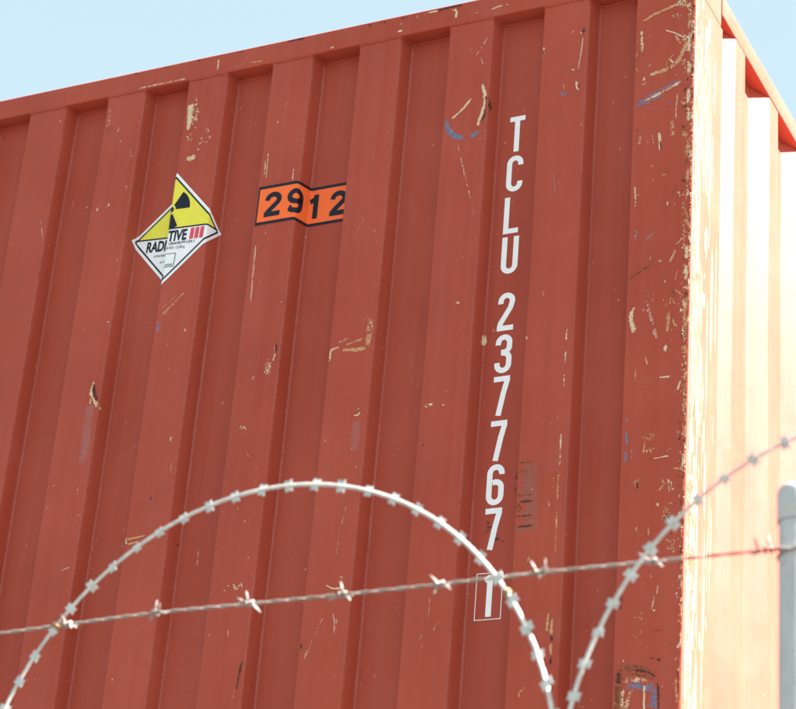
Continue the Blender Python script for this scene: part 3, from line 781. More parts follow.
    ('tan', 0, 90, [-1387, -1340, 38, -1357, -1336, 31, -1327, -1333, 28]),
    ('tan', 0, 90, [-1384, -1352, 38, -1345, -1346, 28]),
    ('cream', 0, 85, [-1387, -1326, 33, -1380, -1354, 47]),
    ('pale', 0, 80, [-1560, -1404, 19, -1528, -1393, 31]),
    ('blue', 0, 35, [-1342, -1233, 71, -1328, -1252, 118, -1319, -1238, 71]),
    ('dark', 0, 85, [-1027, -1660, 31, -1031, -1690, 40, -1034, -1731, 22]),
    ('pale', 0, 35, [-1032, -1704, 66, -1039, -1753, 66]),
    ('pale', 41, 60, [-1208, -1351, 23, -1206, -1408, 28]),
    ('tan', 0, 70, [-1073, -1578, 22, -1071, -1604, 22]),
    ('cream', 0, 90, [-833, -1499, 22, -815, -1509, 22, -785, -1509, 31]),
    ('pale', 0, 80, [-809, -1563, 22, -802, -1587, 28, -801, -1616, 22]),
    ('pale', 0, 70, [-798, -1575, 18, -797, -1605, 22]),
    ('pale', 0, 40, [-833, -1575, 22, -870, -1669, 35]),
    ('dark', 0, 80, [-881, -1624, 35, -879, -1650, 35]),
    ('tan', 0, 70, [-881, -1627, 57, -881, -1638, 57]),
    ('pale', 0, 35, [-799, -1311, 22, -811, -1370, 27, -814, -1441, 22]),
    ('pale', 0, 40, [-575, -1547, 22, -575, -1599, 21]),
    ('pale', 0, 50, [-561, -1627, 21, -554, -1606, 21]),
]
FLECKS = [
    ('cream', 0, -1349, -177, 15.4, 39.6, 26, 5.7),
    ('cream', 0, -1317, -256, 12.8, 33.7, 10, 5.1),
    ('cream', 0, -1361, -241, 7.7, 11.3, 7, 5.1),
    ('tan', 0, -1624, -135, 5.3, 40.6, 14, 5.3),
    ('tan', 0, -1535, -256, 5.2, 14.3, 7, 5.2),
    ('tan', 0, -1534, -358, 2.6, 11.3, 4, 4.1),
    ('cream', 0, -1613, -403, 3.9, 5.7, 3, 5.2),
    ('cream', 0, -1580, -397, 2.6, 2.8, 2, 5.2),
    ('pale', 0, -1779, -107, 2.7, 2.9, 2, 4.0),
    ('cream', 0, -1585, -173, 3.9, 8.7, 4, 4.7),
    ('rust', 0, -1846, -1, 10.8, 2.4, 5, 4.9),
    ('dark', 0, -1555, -4, 10.6, 2.3, 5, 4.8),
    ('rust', 0, -1458, -4, 10.5, 2.3, 5, 4.7),
    ('rust', 0, -1360, -5, 10.4, 2.3, 5, 4.7),
    ('rust', 0, -1240, -6, 10.3, 2.3, 5, 4.7),
    ('dark', 0, -1171, -7, 10.3, 2.3, 5, 4.6),
    ('rust', 0, -976, -8, 10.1, 2.2, 5, 4.6),
    ('rust', 0, -857, -9, 10.0, 2.2, 5, 4.5),
    ('rust', 0, -823, -9, 10.0, 2.2, 5, 4.5),
    ('cream', 0, -1243, -50, 3.9, 2.8, 3, 4.4),
    ('cream', 0, -308, -152, 2.9, 3.9, 3, 3.8),
    ('cream', 0, -303, -261, 4.7, 3.9, 4, 4.2),
    ('tan', 0, -1087, -203, 12.6, 8.3, 8, 4.0),
    ('cream', 0, -1149, -215, 2.5, 8.3, 3, 4.0),
    ('cream', 0, -1100, -245, 2.5, 2.8, 2, 4.0),
    ('cream', 0, -39, -135, 14.0, 10.2, 18, 5.6),
    ('cream', 0, -51, -166, 11.6, 7.7, 10, 4.6),
    ('cream', 0, -103, -314, 9.2, 3.8, 8, 5.1),
    ('cream', 0, -27, -232, 9.2, 12.7, 10, 4.6),
    ('tan', 0, -16, -535, 6.7, 14.8, 14, 4.5),
    ('cream', 0, -32, -646, 2.7, 7.3, 5, 4.5),
    ('cream', 0, -134, -643, 3.4, 19.8, 8, 3.6),
    ('tan', 0, -124, -337, 4.6, 5.1, 5, 4.6),
    ('grey', 0, -131, -733, 4.5, 14.7, 10, 4.5),
    ('cream', 0, -73, -808, 3.3, 3.6, 4, 5.7),
    ('pale', 0, -99, -923, 6.5, 16.8, 10, 4.4),
    ('tan', 0, -42, -909, 30.4, 14.4, 26, 3.9),
    ('tan', 0, -93, -897, 8.7, 24.1, 10, 3.3),
    ('dark', 0, -17, -1240, 3.2, 4.6, 5, 3.8),
    ('tan', 0, -84, -1227, 17.0, 14.0, 22, 3.6),
    ('cream', 0, -78, -1260, 12.7, 7.0, 8, 3.4),
    ('cream', 0, -16, -1290, 2.5, 9.2, 5, 4.2),
    ('tan', 0, -110, -1335, 6.3, 13.9, 16, 4.6),
    ('tan', 0, -49, -1346, 8.4, 13.8, 14, 4.2),
    ('tan', 0, -43, -1409, 8.3, 20.6, 26, 4.6),
    ('dark', 0, -43, -1414, 6.2, 16.0, 12, 3.7),
    ('cream', 0, -108, -1438, 2.1, 9.2, 5, 4.6),
    ('tan', 0, -29, -1479, 14.4, 20.4, 26, 3.7),
    ('dark', 0, -9, -1488, 3.1, 18.1, 10, 3.3),
    ('pale', 0, -93, -1647, 18.3, 44.8, 8, 2.9),
    ('dark', 0, -67, -1720, 5.0, 2.7, 6, 3.6),
    ('dark', 0, -50, -1724, 6.0, 3.5, 9, 4.0),
    ('cream', 0, -125, -1721, 2.0, 2.2, 2, 4.9),
    ('tan', 0, -26, -127, 7.4, 15.4, 7, 6.5),
    ('cream', 0, -18, -154, 7.4, 15.3, 7, 6.5),
    ('rust', 0, -20, -178, 7.4, 15.3, 7, 4.2),
    ('tan', 0, -16, -204, 7.4, 15.2, 7, 4.2),
    ('cream', 0, -15, -229, 7.4, 15.2, 7, 6.5),
    ('tan', 0, -22, -253, 7.4, 15.2, 7, 6.4),
    ('tan', 0, -17, -278, 7.3, 15.1, 7, 6.4),
    ('tan', 0, -25, -301, 7.3, 15.1, 7, 6.4),
    ('tan', 0, -23, -326, 7.3, 15.1, 7, 4.1),
    ('rust', 0, -19, -351, 7.3, 15.1, 7, 6.4),
    ('rust', 0, -21, -375, 7.3, 15.0, 7, 6.4),
    ('tan', 0, -21, -399, 7.3, 15.0, 7, 6.4),
    ('rust', 0, -22, -423, 7.3, 15.0, 7, 6.3),
    ('tan', 0, -15, -448, 7.2, 14.9, 7, 4.1),
    ('rust', 0, -24, -470, 7.2, 14.9, 7, 6.3),
    ('tan', 0, -22, -494, 7.2, 14.9, 7, 6.3),
    ('cream', 0, -11, -520, 7.2, 14.8, 7, 4.0),
    ('tan', 0, -12, -543, 7.2, 14.8, 7, 6.3),
    ('rust', 0, -17, -566, 7.2, 14.8, 7, 4.0),
    ('tan', 0, -10, -591, 7.1, 14.7, 7, 6.2),
    ('rust', 0, -22, -611, 7.1, 14.7, 7, 6.2),
    ('rust', 0, -20, -635, 7.1, 14.7, 7, 4.0),
    ('tan', 0, -18, -658, 7.1, 14.7, 7, 4.0),
    ('tan', 0, -20, -681, 7.1, 14.6, 7, 6.2),
    ('rust', 0, -16, -705, 7.1, 14.6, 7, 4.0),
    ('tan', 0, -21, -727, 7.1, 14.6, 7, 4.0),
    ('tan', 0, -17, -750, 7.0, 14.5, 7, 6.2),
    ('cream', 0, -20, -772, 7.0, 14.5, 7, 4.0),
    ('cream', 0, -8, -796, 7.0, 14.5, 7, 6.1),
    ('rust', 0, -21, -817, 7.0, 14.4, 7, 3.9),
    ('cream', 0, -16, -840, 7.0, 14.4, 7, 6.1),
    ('tan', 0, -18, -862, 7.0, 14.4, 7, 3.9),
    ('tan', 0, -16, -884, 7.0, 14.4, 7, 6.1),
    ('rust', 0, -10, -907, 6.9, 14.3, 7, 6.1),
    ('cream', 0, -14, -928, 6.9, 14.3, 7, 6.1),
    ('tan', 0, -12, -951, 6.9, 14.3, 7, 3.9),
    ('cream', 0, -7, -973, 6.9, 14.2, 7, 3.9),
    ('rust', 0, -19, -993, 6.9, 14.2, 7, 6.0),
    ('cream', 0, -13, -1015, 6.9, 14.2, 3, 6.0),
    ('tan', 0, -14, -1037, 6.9, 14.2, 3, 3.9),
    ('tan', 0, -14, -1058, 6.8, 14.1, 3, 6.0),
    ('cream', 0, -7, -1080, 6.8, 14.1, 3, 6.0),
    ('tan', 0, -6, -1102, 6.8, 14.1, 3, 3.8),
    ('tan', 0, -15, -1122, 6.8, 14.0, 3, 6.0),
    ('tan', 0, -14, -1143, 6.8, 14.0, 3, 5.9),
    ('tan', 0, -13, -1164, 6.8, 14.0, 3, 3.8),
    ('rust', 0, -7, -1186, 6.8, 13.9, 3, 3.8),
    ('rust', 0, -14, -1206, 6.8, 13.9, 3, 5.9),
    ('cream', 0, -15, -1226, 6.7, 13.9, 3, 3.8),
    ('rust', 0, -13, -1247, 6.7, 13.9, 3, 3.8),
    ('tan', 0, -15, -1268, 6.7, 13.8, 3, 3.8),
    ('rust', 0, -15, -1288, 6.7, 13.8, 3, 5.9),
    ('cream', 0, -8, -1309, 6.7, 13.8, 3, 5.8),
    ('rust', 0, -15, -1329, 6.7, 13.8, 3, 5.8),
    ('rust', 0, -11, -1350, 6.7, 13.7, 3, 3.7),
    ('cream', 0, -10, -1370, 6.6, 13.7, 3, 5.8),
    ('rust', 0, -9, -1390, 6.6, 13.7, 3, 5.8),
    ('cream', 0, -13, -1410, 6.6, 13.7, 3, 5.8),
    ('rust', 0, -6, -1431, 6.6, 13.6, 3, 3.7),
    ('cream', 0, -7, -1450, 6.6, 13.6, 3, 5.8),
    ('tan', 0, -6, -1470, 6.6, 13.6, 3, 3.7),
    ('cream', 0, -9, -1490, 6.6, 13.6, 3, 5.7),
    ('tan', 0, -15, -1509, 6.6, 13.5, 3, 5.7),
    ('rust', 0, -8, -1529, 6.5, 13.5, 3, 3.7),
    ('cream', 0, -13, -1548, 6.5, 13.5, 3, 5.7),
    ('cream', 0, -9, -1568, 6.5, 13.5, 3, 3.7),
    ('cream', 0, -12, -1587, 6.5, 13.4, 3, 3.7),
    ('cream', 0, -7, -1607, 6.5, 13.4, 3, 5.7),
    ('rust', 0, -2, -1626, 6.5, 13.4, 3, 3.6),
    ('tan', 0, -7, -1645, 6.5, 13.3, 3, 5.7),
    ('tan', 0, -1, -1665, 6.5, 13.3, 3, 5.6),
    ('rust', 0, -3, -1684, 6.4, 13.3, 3, 3.6),
    ('cream', 0, -11, -1702, 6.4, 13.3, 3, 5.6),
    ('tan', 0, -10, -1721, 6.4, 13.3, 3, 5.6),
    ('cream', 0, -6, -1740, 6.4, 13.2, 3, 3.6),
    ('rust', 0, -9, -1758, 6.4, 13.2, 3, 5.6),
    ('cream', 0, -2, -1777, 6.4, 13.2, 3, 3.6),
    ('cream', 0, 0, -1796, 6.4, 13.1, 3, 5.6),
    ('tan', 0, -7, -137, 5.1, 20.4, 12, 6.0),
    ('dark', 0, -7, -151, 1.9, 15.3, 3, 4.2),
    ('tan', 0, -7, -176, 5.1, 20.4, 12, 6.0),
    ('dark', 0, -7, -190, 1.8, 15.2, 3, 4.2),
    ('cream', 0, -7, -214, 5.1, 20.3, 12, 6.0),
    ('dark', 0, -7, -228, 1.8, 15.2, 3, 4.1),
    ('tan', 0, -7, -253, 5.1, 20.2, 12, 6.0),
    ('dark', 0, -7, -267, 1.8, 15.1, 3, 4.1),
    ('tan', 0, -7, -291, 5.0, 20.2, 12, 6.0),
    ('dark', 0, -7, -305, 1.8, 15.1, 3, 4.1),
    ('cream', 0, -7, -329, 5.0, 20.1, 12, 5.9),
    ('dark', 0, -6, -343, 1.8, 15.0, 3, 4.1),
    ('tan', 0, -7, -367, 5.0, 20.0, 12, 5.9),
    ('dark', 0, -6, -381, 1.8, 15.0, 3, 4.1),
    ('tan', 0, -6, -405, 5.0, 20.0, 12, 5.9),
    ('dark', 0, -6, -418, 1.8, 14.9, 3, 4.1),
    ('cream', 0, -6, -442, 5.0, 19.9, 12, 5.9),
    ('dark', 0, -6, -455, 1.8, 14.9, 3, 4.1),
    ('tan', 0, -6, -479, 5.0, 19.8, 12, 5.9),
    ('dark', 0, -6, -492, 1.8, 14.9, 3, 4.1),
    ('tan', 0, -6, -516, 4.9, 19.8, 12, 5.8),
    ('dark', 0, -6, -529, 1.8, 14.8, 3, 4.0),
    ('cream', 0, -6, -552, 4.9, 19.7, 12, 5.8),
    ('dark', 0, -6, -565, 1.8, 14.8, 3, 4.0),
    ('tan', 0, -6, -589, 4.9, 19.6, 12, 5.8),
    ('dark', 0, -5, -602, 1.8, 14.7, 3, 4.0),
    ('tan', 0, -5, -625, 4.9, 19.6, 12, 5.8),
    ('dark', 0, -5, -638, 1.8, 14.7, 3, 4.0),
    ('cream', 0, -5, -661, 4.9, 19.5, 12, 5.8),
    ('dark', 0, -5, -673, 1.8, 14.6, 3, 4.0),
    ('tan', 0, -5, -696, 4.9, 19.4, 12, 5.7),
    ('dark', 0, -5, -709, 1.8, 14.6, 3, 4.0),
    ('tan', 0, -5, -732, 4.8, 19.4, 12, 5.7),
    ('dark', 0, -5, -744, 1.8, 14.5, 3, 4.0),
    ('cream', 0, -5, -767, 4.8, 19.3, 12, 5.7),
    ('dark', 0, -5, -779, 1.8, 14.5, 3, 3.9),
    ('tan', 0, -5, -802, 4.8, 19.3, 12, 5.7),
    ('dark', 0, -5, -814, 1.7, 14.4, 3, 3.9),
    ('tan', 0, -5, -837, 4.8, 19.2, 12, 5.7),
    ('dark', 0, -4, -849, 1.7, 14.4, 3, 3.9),
    ('cream', 0, -5, -871, 4.8, 19.1, 12, 5.7),
    ('dark', 0, -4, -883, 1.7, 14.3, 3, 3.9),
    ('tan', 0, -4, -905, 4.8, 19.1, 12, 5.6),
    ('dark', 0, -4, -918, 1.7, 14.3, 3, 3.9),
    ('tan', 0, -13, -914, 2.6, 16.7, 7, 4.3),
    ('cream', 0, -13, -928, 2.2, 9.5, 4, 3.5),
    ('tan', 0, -12, -943, 2.6, 16.6, 7, 4.3),
    ('cream', 0, -13, -958, 2.2, 9.5, 4, 3.5),
    ('tan', 0, -12, -972, 2.6, 16.6, 7, 4.3),
    ('dark', 0, -12, -987, 2.2, 9.5, 4, 3.4),
    ('tan', 0, -11, -1001, 2.6, 16.6, 7, 4.3),
    ('cream', 0, -12, -1016, 2.1, 9.4, 4, 3.4),
    ('tan', 0, -11, -1030, 2.6, 16.5, 7, 4.3),
    ('cream', 0, -11, -1044, 2.1, 9.4, 4, 3.4),
    ('tan', 0, -10, -1059, 2.6, 16.5, 7, 4.3),
    ('dark', 0, -10, -1073, 2.1, 9.4, 4, 3.4),
    ('tan', 0, -9, -1087, 2.6, 16.4, 7, 4.3),
    ('cream', 0, -10, -1101, 2.1, 9.4, 4, 3.4),
    ('tan', 0, -9, -1116, 2.6, 16.4, 7, 4.3),
    ('cream', 0, -9, -1130, 2.1, 9.3, 4, 3.4),
    ('tan', 0, -8, -1144, 2.5, 16.3, 7, 4.2),
    ('dark', 0, -9, -1158, 2.1, 9.3, 4, 3.4),
    ('tan', 0, -8, -1172, 2.5, 16.3, 7, 4.2),
    ('cream', 0, -8, -1186, 2.1, 9.3, 4, 3.4),
    ('tan', 0, -7, -1200, 2.5, 16.2, 7, 4.2),
    ('cream', 0, -7, -1214, 2.1, 9.3, 4, 3.4),
    ('tan', 0, -6, -1227, 2.5, 16.2, 7, 4.2),
    ('dark', 0, -7, -1241, 2.1, 9.2, 4, 3.4),
    ('tan', 0, -6, -1255, 2.5, 16.2, 7, 4.2),
    ('cream', 0, -6, -1269, 2.1, 9.2, 4, 3.4),
    ('tan', 0, -5, -1283, 2.5, 16.1, 7, 4.2),
    ('cream', 0, -6, -1296, 2.1, 9.2, 4, 3.3),
    ('tan', 0, -5, -1310, 2.5, 16.1, 7, 4.2),
    ('dark', 0, -5, -1323, 2.1, 9.2, 4, 3.3),
    ('dark', 0, -9, -1336, 2.1, 11.5, 4, 3.5),
    ('dark', 0, -8, -1368, 2.1, 11.4, 4, 3.5),
    ('dark', 0, -8, -1399, 2.1, 11.4, 4, 3.5),
    ('dark', 0, -7, -1431, 2.1, 11.4, 4, 3.5),
    ('dark', 0, -6, -1461, 2.1, 11.3, 4, 3.5),
    ('dark', 0, -6, -1492, 2.1, 11.3, 4, 3.5),
    ('dark', 0, -5, -1523, 2.0, 11.3, 4, 3.5),
    ('dark', 0, -4, -1553, 2.0, 11.2, 4, 3.5),
    ('dark', 0, -4, -1583, 2.0, 11.2, 4, 3.5),
    ('dark', 0, -3, -1613, 2.0, 11.2, 4, 3.4),
    ('dark', 0, -2, -1643, 2.0, 11.1, 4, 3.4),
    ('dark', 0, -2, -1673, 2.0, 11.1, 4, 3.4),
    ('dark', 0, -1, -1703, 2.0, 11.1, 4, 3.4),
    ('dark', 0, 0, -1732, 2.0, 11.0, 4, 3.4),
    ('dark', 0, 0, -1761, 2.0, 11.0, 4, 3.4),
    ('dark', 0, 1, -1790, 2.0, 11.0, 4, 3.4),
    ('cream', 0, -308, -1357, 2.1, 11.8, 4, 3.8),
    ('tan', 0, -301, -1314, 2.1, 18.9, 5, 3.2),
    ('dark', 0, -380, -1361, 8.6, 14.2, 10, 3.9),
    ('dark', 1, -470, -1374, 6.5, 14.4, 10, 3.9),
    ('cream', 1, -489, -399, 2.4, 2.6, 1, 3.6),
    ('tan', 0, -793, -842, 9.3, 15.4, 8, 3.3),
    ('cream', 0, -1047, -937, 9.5, 23.4, 26, 5.2),
    ('pale', 0, -1085, -958, 9.5, 5.2, 8, 4.3),
    ('rust', 0, -504, -923, 2.3, 10.0, 4, 3.6),
    ('cream', 0, -389, -859, 2.3, 9.9, 4, 4.1),
    ('cream', 0, -1543, -960, 2.0, 5.4, 4, 4.9),
    ('cream', 0, -1295, -1086, 3.1, 5.2, 3, 6.2),
    ('cream', 0, -1098, -1086, 9.4, 3.9, 10, 5.2),
    ('rust', 0, -1099, -1089, 7.0, 2.6, 4, 3.8),
    ('cream', 0, -1607, -608, 5.1, 1.7, 2, 4.1),
    ('cream', 0, -1527, -745, 2.5, 2.7, 1, 5.0),
    ('cream', 0, -1295, -801, 2.4, 2.7, 1, 4.9),
    ('cream', 0, -1070, -1483, 22.6, 6.2, 18, 4.1),
    ('cream', 0, -1366, -1682, 2.3, 5.0, 3, 5.0),
    ('cream', 0, -1611, -1178, 2.4, 2.7, 2, 4.9),
    ('cream', 1, -1752, -1176, 2.5, 2.7, 1, 4.9),
    ('tan', 0, -797, -1485, 3.3, 3.6, 4, 4.0),
    ('cream', 0, -589, -1639, 2.1, 7.1, 3, 4.3),
    ('cream', 0, -352, -1768, 12.4, 11.4, 6, 3.7),
    ('cream', 0, -298, -1729, 4.1, 13.6, 5, 3.7),
    ('dark', 0, -80, -1121, 4.3, 4.7, 1, 3.0),
    ('cream', 0, -462, -1332, 4.3, 4.8, 1, 3.0),
    ('cream', 0, -92, -151, 4.7, 5.1, 1, 3.3),
    ('cream', 0, -915, -1439, 4.5, 4.9, 1, 3.1),
    ('cream', 0, -211, -1784, 4.1, 4.5, 1, 2.8),
    ('cream', 0, -757, -90, 5.0, 5.4, 1, 3.5),
    ('cream', 0, -1583, -1667, 4.7, 5.1, 1, 3.3),
    ('dark', 0, -96, -1498, 4.1, 4.6, 1, 2.9),
    ('cream', 0, -1573, -210, 5.2, 5.7, 1, 3.7),
    ('cream', 0, -1405, -1345, 4.7, 5.2, 1, 3.3),
    ('cream', 0, -734, -1687, 4.3, 4.7, 1, 3.0),
    ('cream', 0, -1683, -365, 5.2, 5.7, 1, 3.6),
    ('cream', 0, -784, -1221, 4.5, 5.0, 1, 3.2),
    ('cream', 0, -605, -821, 4.6, 5.1, 1, 3.2),
    ('cream', 0, -431, -426, 4.7, 5.2, 1, 3.3),
    ('cream', 0, -814, -1298, 4.5, 4.9, 1, 3.1),
    ('dark', 0, -735, -1202, 4.5, 5.0, 1, 3.2),
    ('cream', 0, -1067, -1209, 4.6, 5.1, 1, 3.2),
    ('dark', 0, -910, -424, 4.9, 5.4, 1, 3.4),
    ('cream', 0, -911, -1517, 4.4, 4.9, 1, 3.1),
    ('cream', 0, -185, -866, 4.4, 4.9, 1, 3.1),
    ('dark', 0, -674, -1552, 4.3, 4.8, 1, 3.0),
    ('cream', 0, -747, -240, 4.9, 5.4, 1, 3.4),
    ('dark', 0, -1261, -1350, 4.6, 5.1, 1, 3.3),
    ('cream', 0, -806, -1165, 4.5, 5.0, 1, 3.2),
    ('cream', 0, -842, -324, 4.9, 5.4, 1, 3.4),
    ('cream', 0, -1041, -1415, 4.5, 5.0, 1, 3.2),
    ('cream', 0, -1528, -1263, 4.8, 5.3, 1, 3.4),
    ('cream', 0, -675, -1549, 4.3, 4.8, 1, 3.0),
    ('dark', 0, -328, -1027, 4.4, 4.9, 1, 3.1),
    ('cream', 0, -610, -365, 4.8, 5.3, 1, 3.4),
    ('cream', 0, -251, -760, 4.5, 4.9, 1, 3.1),
    ('cream', 0, -917, -805, 4.7, 5.2, 1, 3.3),
    ('cream', 0, -1008, -567, 4.9, 5.3, 1, 3.4),
    ('dark', 0, -921, -1625, 4.4, 4.8, 1, 3.1),
    ('dark', 0, -697, -237, 4.9, 5.4, 1, 3.4),
    ('cream', 0, -506, -1531, 4.3, 4.7, 1, 3.0),
    ('cream', 0, -1648, -1144, 4.9, 5.4, 1, 3.4),
    ('cream', 0, -382, -1488, 4.3, 4.7, 1, 3.0),
    ('dark', 0, -136, -461, 4.6, 5.0, 1, 3.2),
    ('dark', 0, -865, -1416, 4.5, 4.9, 1, 3.1),
    ('cream', 0, -42, -1780, 4.0, 4.4, 1, 2.8),
    ('cream', 0, -1755, -1030, 5.0, 5.5, 1, 3.5),
    ('cream', 0, -574, -1060, 4.5, 4.9, 1, 3.1),
    ('dark', 0, -997, -588, 4.8, 5.3, 1, 3.4),
    ('cream', 0, -520, -87, 4.9, 5.3, 1, 3.4),
    ('cream', 0, -652, -625, 4.7, 5.2, 1, 3.3),
    ('dark', 0, -389, -751, 4.5, 5.0, 1, 3.2),
    ('cream', 0, -469, -1092, 4.4, 4.9, 1, 3.1),
    ('dark', 0, -961, -1411, 4.5, 5.0, 1, 3.2),
    ('dark', 0, -1763, -320, 5.3, 5.8, 1, 3.7),
    ('dark', 0, -327, -260, 4.7, 5.2, 1, 3.3),
    ('cream', 0, -349, -1322, 4.3, 4.7, 1, 3.0),
    ('dark', 0, -973, -757, 4.8, 5.3, 1, 3.3),
    ('dark', 0, -1199, -673, 4.9, 5.4, 1, 3.4),
    ('dark', 0, -129, -1768, 4.0, 4.4, 1, 2.8),
    ('cream', 0, -1749, -238, 5.3, 5.8, 1, 3.7),
    ('cream', 0, -228, -1636, 4.1, 4.5, 1, 2.9),
    ('cream', 0, -118, -424, 4.6, 5.0, 1, 3.2),
    ('cream', 0, -1206, -555, 4.9, 5.4, 1, 3.5),
    ('cream', 0, -1596, -755, 5.0, 5.5, 1, 3.5),
    ('cream', 0, -717, -1700, 4.3, 4.7, 1, 3.0),
    ('dark', 0, -620, -1186, 4.5, 4.9, 1, 3.1),
    ('cream', 0, -418, -1534, 4.2, 4.7, 1, 3.0),
    ('cream', 0, -195, -470, 4.6, 5.0, 1, 3.2),
    ('dark', 0, -465, -712, 4.6, 5.1, 1, 3.2),
    ('cream', 0, -275, -417, 4.6, 5.1, 1, 3.2),
    ('cream', 0, -1593, -1524, 4.7, 5.2, 1, 3.3),
    ('cream', 0, -1087, -582, 4.9, 5.4, 1, 3.4),
    ('cream', 0, -975, -520, 4.9, 5.4, 1, 3.4),
]

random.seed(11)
for k in range(8):                                    # soft pale lines along the folds
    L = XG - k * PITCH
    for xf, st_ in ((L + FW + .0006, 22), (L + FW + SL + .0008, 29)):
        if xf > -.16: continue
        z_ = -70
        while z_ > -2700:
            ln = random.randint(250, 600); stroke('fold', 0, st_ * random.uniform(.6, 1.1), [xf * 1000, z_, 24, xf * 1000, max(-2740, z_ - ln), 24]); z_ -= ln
for col, pl, st, o in STROKES: stroke(col, pl, st, o)
fl = {}
for col, pl, x, z, rx, rz, nf, sz in FLECKS:
    for i in range(nf):
        X = (x + random.gauss(0, .5) * rx) / 1000 if nf > 1 else x / 1000; Z = (z + random.gauss(0, .5) * rz) / 1000 if nf > 1 else z / 1000
        if X > -.0012: continue
        Z = min(Z, -.0055)
        p_ = pl if pl else 0
        r = sz / 2000 * random.choice((.45, .6, .8, 1, 1.25)); el = random.uniform(.5, 1.9); off = STROKE_OFF[col] + .00003
        m = random.randint(5, 8); base = [(X + r * cos(2 * pi * k / m) * random.uniform(.5, 1.2) / el ** .5, Z + r * sin(2 * pi * k / m) * random.uniform(.5, 1.2) * el) for k in range(m)]
        V, F, A = fl.setdefault((col, PAR(X, Z)), ([], [], [])); k0 = len(V)
        V += [(a, surf(a, c, 40 if p_ else 0) - off, TOP + c) for a, c in base]; F.append(tuple(range(k0, k0 + m))); A += [1.3] * m
random.seed(77)                                     # knocks along the sunlit edge of the post
sf = {}
for i in range(230):                                   # long vertical rub marks on the side of the post
    y_ = random.choice((random.uniform(.008, .05), random.uniform(.01, .165))); z_ = random.uniform(-2.1, -.1); Lz = random.choice((.04, .08, .16, .3)); w_ = random.choice((.001, .003, .006, .012))
    V, F, A = sf.setdefault('rub', ([], [], [])); k0 = len(V); m = 10; st_ = random.uniform(.35, .9)
    for q_ in range(m + 1):
        e_ = min(1, q_ / 2, (m - q_) / 2); wz = w_ * random.uniform(.7, 1.2)
        xo = .00008 + i * .0000011; V += [(xo, max(.0073, y_ - wz), TOP + z_ - Lz * q_ / m), (xo, max(.0074, y_ + .0001), TOP + z_ - Lz * q_ / m), (xo, y_ + wz, TOP + z_ - Lz * q_ / m)]; A += [0, e_ * st_, 0]
    for q_ in range(m):
        a_ = k0 + q_ * 3; F += [(a_, a_ + 3, a_ + 4, a_ + 1), (a_ + 1, a_ + 4, a_ + 5, a_ + 2)]
for i in range(300):
    col = random.choice(('tan', 'cream', 'cream', 'tan', 'rust')); y_ = .0075 + random.expovariate(1 / .022); z_ = random.uniform(-2.1, -.1)
    if y_ > .17: continue
    r = random.choice((.0012, .0018, .003, .0045)); el = random.uniform(1.2, 4); m = random.randint(5, 8)
    base = [(y_ + r * cos(2 * pi * k / m) * random.uniform(.4, 1.2), z_ + r * el * sin(2 * pi * k / m) * random.uniform(.5, 1.2)) for k in range(m)]
    V, F, A = sf.setdefault(col, ([], [], [])); k0 = len(V)
    V += [(.00042 + i * .0000006, max(a, .0072), TOP + c) for a, c in base]; F.append(tuple(range(k0, k0 + m))); A += [1.1] * m
for col, (V, F, A) in sf.items():
    o = obj('paint_flecks', V, F, SC[col], front_post, attr=A); o['kind'] = 'stuff'
for (col, par), (V, F, A) in fl.items():
    o = obj('paint_flecks', V, F, SC[col], par, attr=A); o['kind'] = 'stuff'

# ------------------------------------------------------------------ stickers and lettering, wrapped over the corrugation
BREAKS = arc
def wrap(name, bm, s0, z0, off, mat, parent, rot=0.0):
    """bm: flat shape in its x,y plane (metres); laid on the end wall round (s0, z0)"""
    bmesh.ops.rotate(bm, cent=(0, 0, 0), matrix=Matrix.Rotation(rot, 3, 'Z'), verts=bm.verts)
    bmesh.ops.translate(bm, vec=(s0, z0, 0), verts=bm.verts)
    xs = [v_.co.x for v_ in bm.verts]; lo, hi = min(xs), max(xs)
    for bx in BREAKS:
        if lo < bx < hi:
            bmesh.ops.bisect_plane(bm, geom=bm.verts[:] + bm.edges[:] + bm.faces[:], plane_co=(bx, 0, 0), plane_no=(1, 0, 0), dist=1e-6)
    ys = [v_.co.y for v_ in bm.verts]; by = min(ys)
    while by < max(ys):
        bmesh.ops.bisect_plane(bm, geom=bm.verts[:] + bm.edges[:] + bm.faces[:], plane_co=(0, by, 0), plane_no=(0, 1, 0), dist=1e-6); by += .04
    bmesh.ops.recalc_face_normals(bm, faces=bm.faces[:])
    bm.normal_update()
    for f_ in bm.faces:
        if f_.normal.z < 0: f_.normal_flip()
    bm.verts.index_update()
    V = [at_s(v_.co.x, v_.co.y, off) for v_ in bm.verts]; F = [tuple(v_.index for v_ in f_.verts) for f_ in bm.faces]; bm.free()
    return obj(name, V, F, mat, parent, True)
def poly_bm(polys):
    bm = bmesh.new()
    for P in polys: bm.faces.new([bm.verts.new((x, y, 0)) for x, y in P])
    return bm
def frame_polys(outer, inner):
    m = len(outer); return [[outer[i], outer[(i + 1) % m], inner[(i + 1) % m], inner[i]] for i in range(m)]
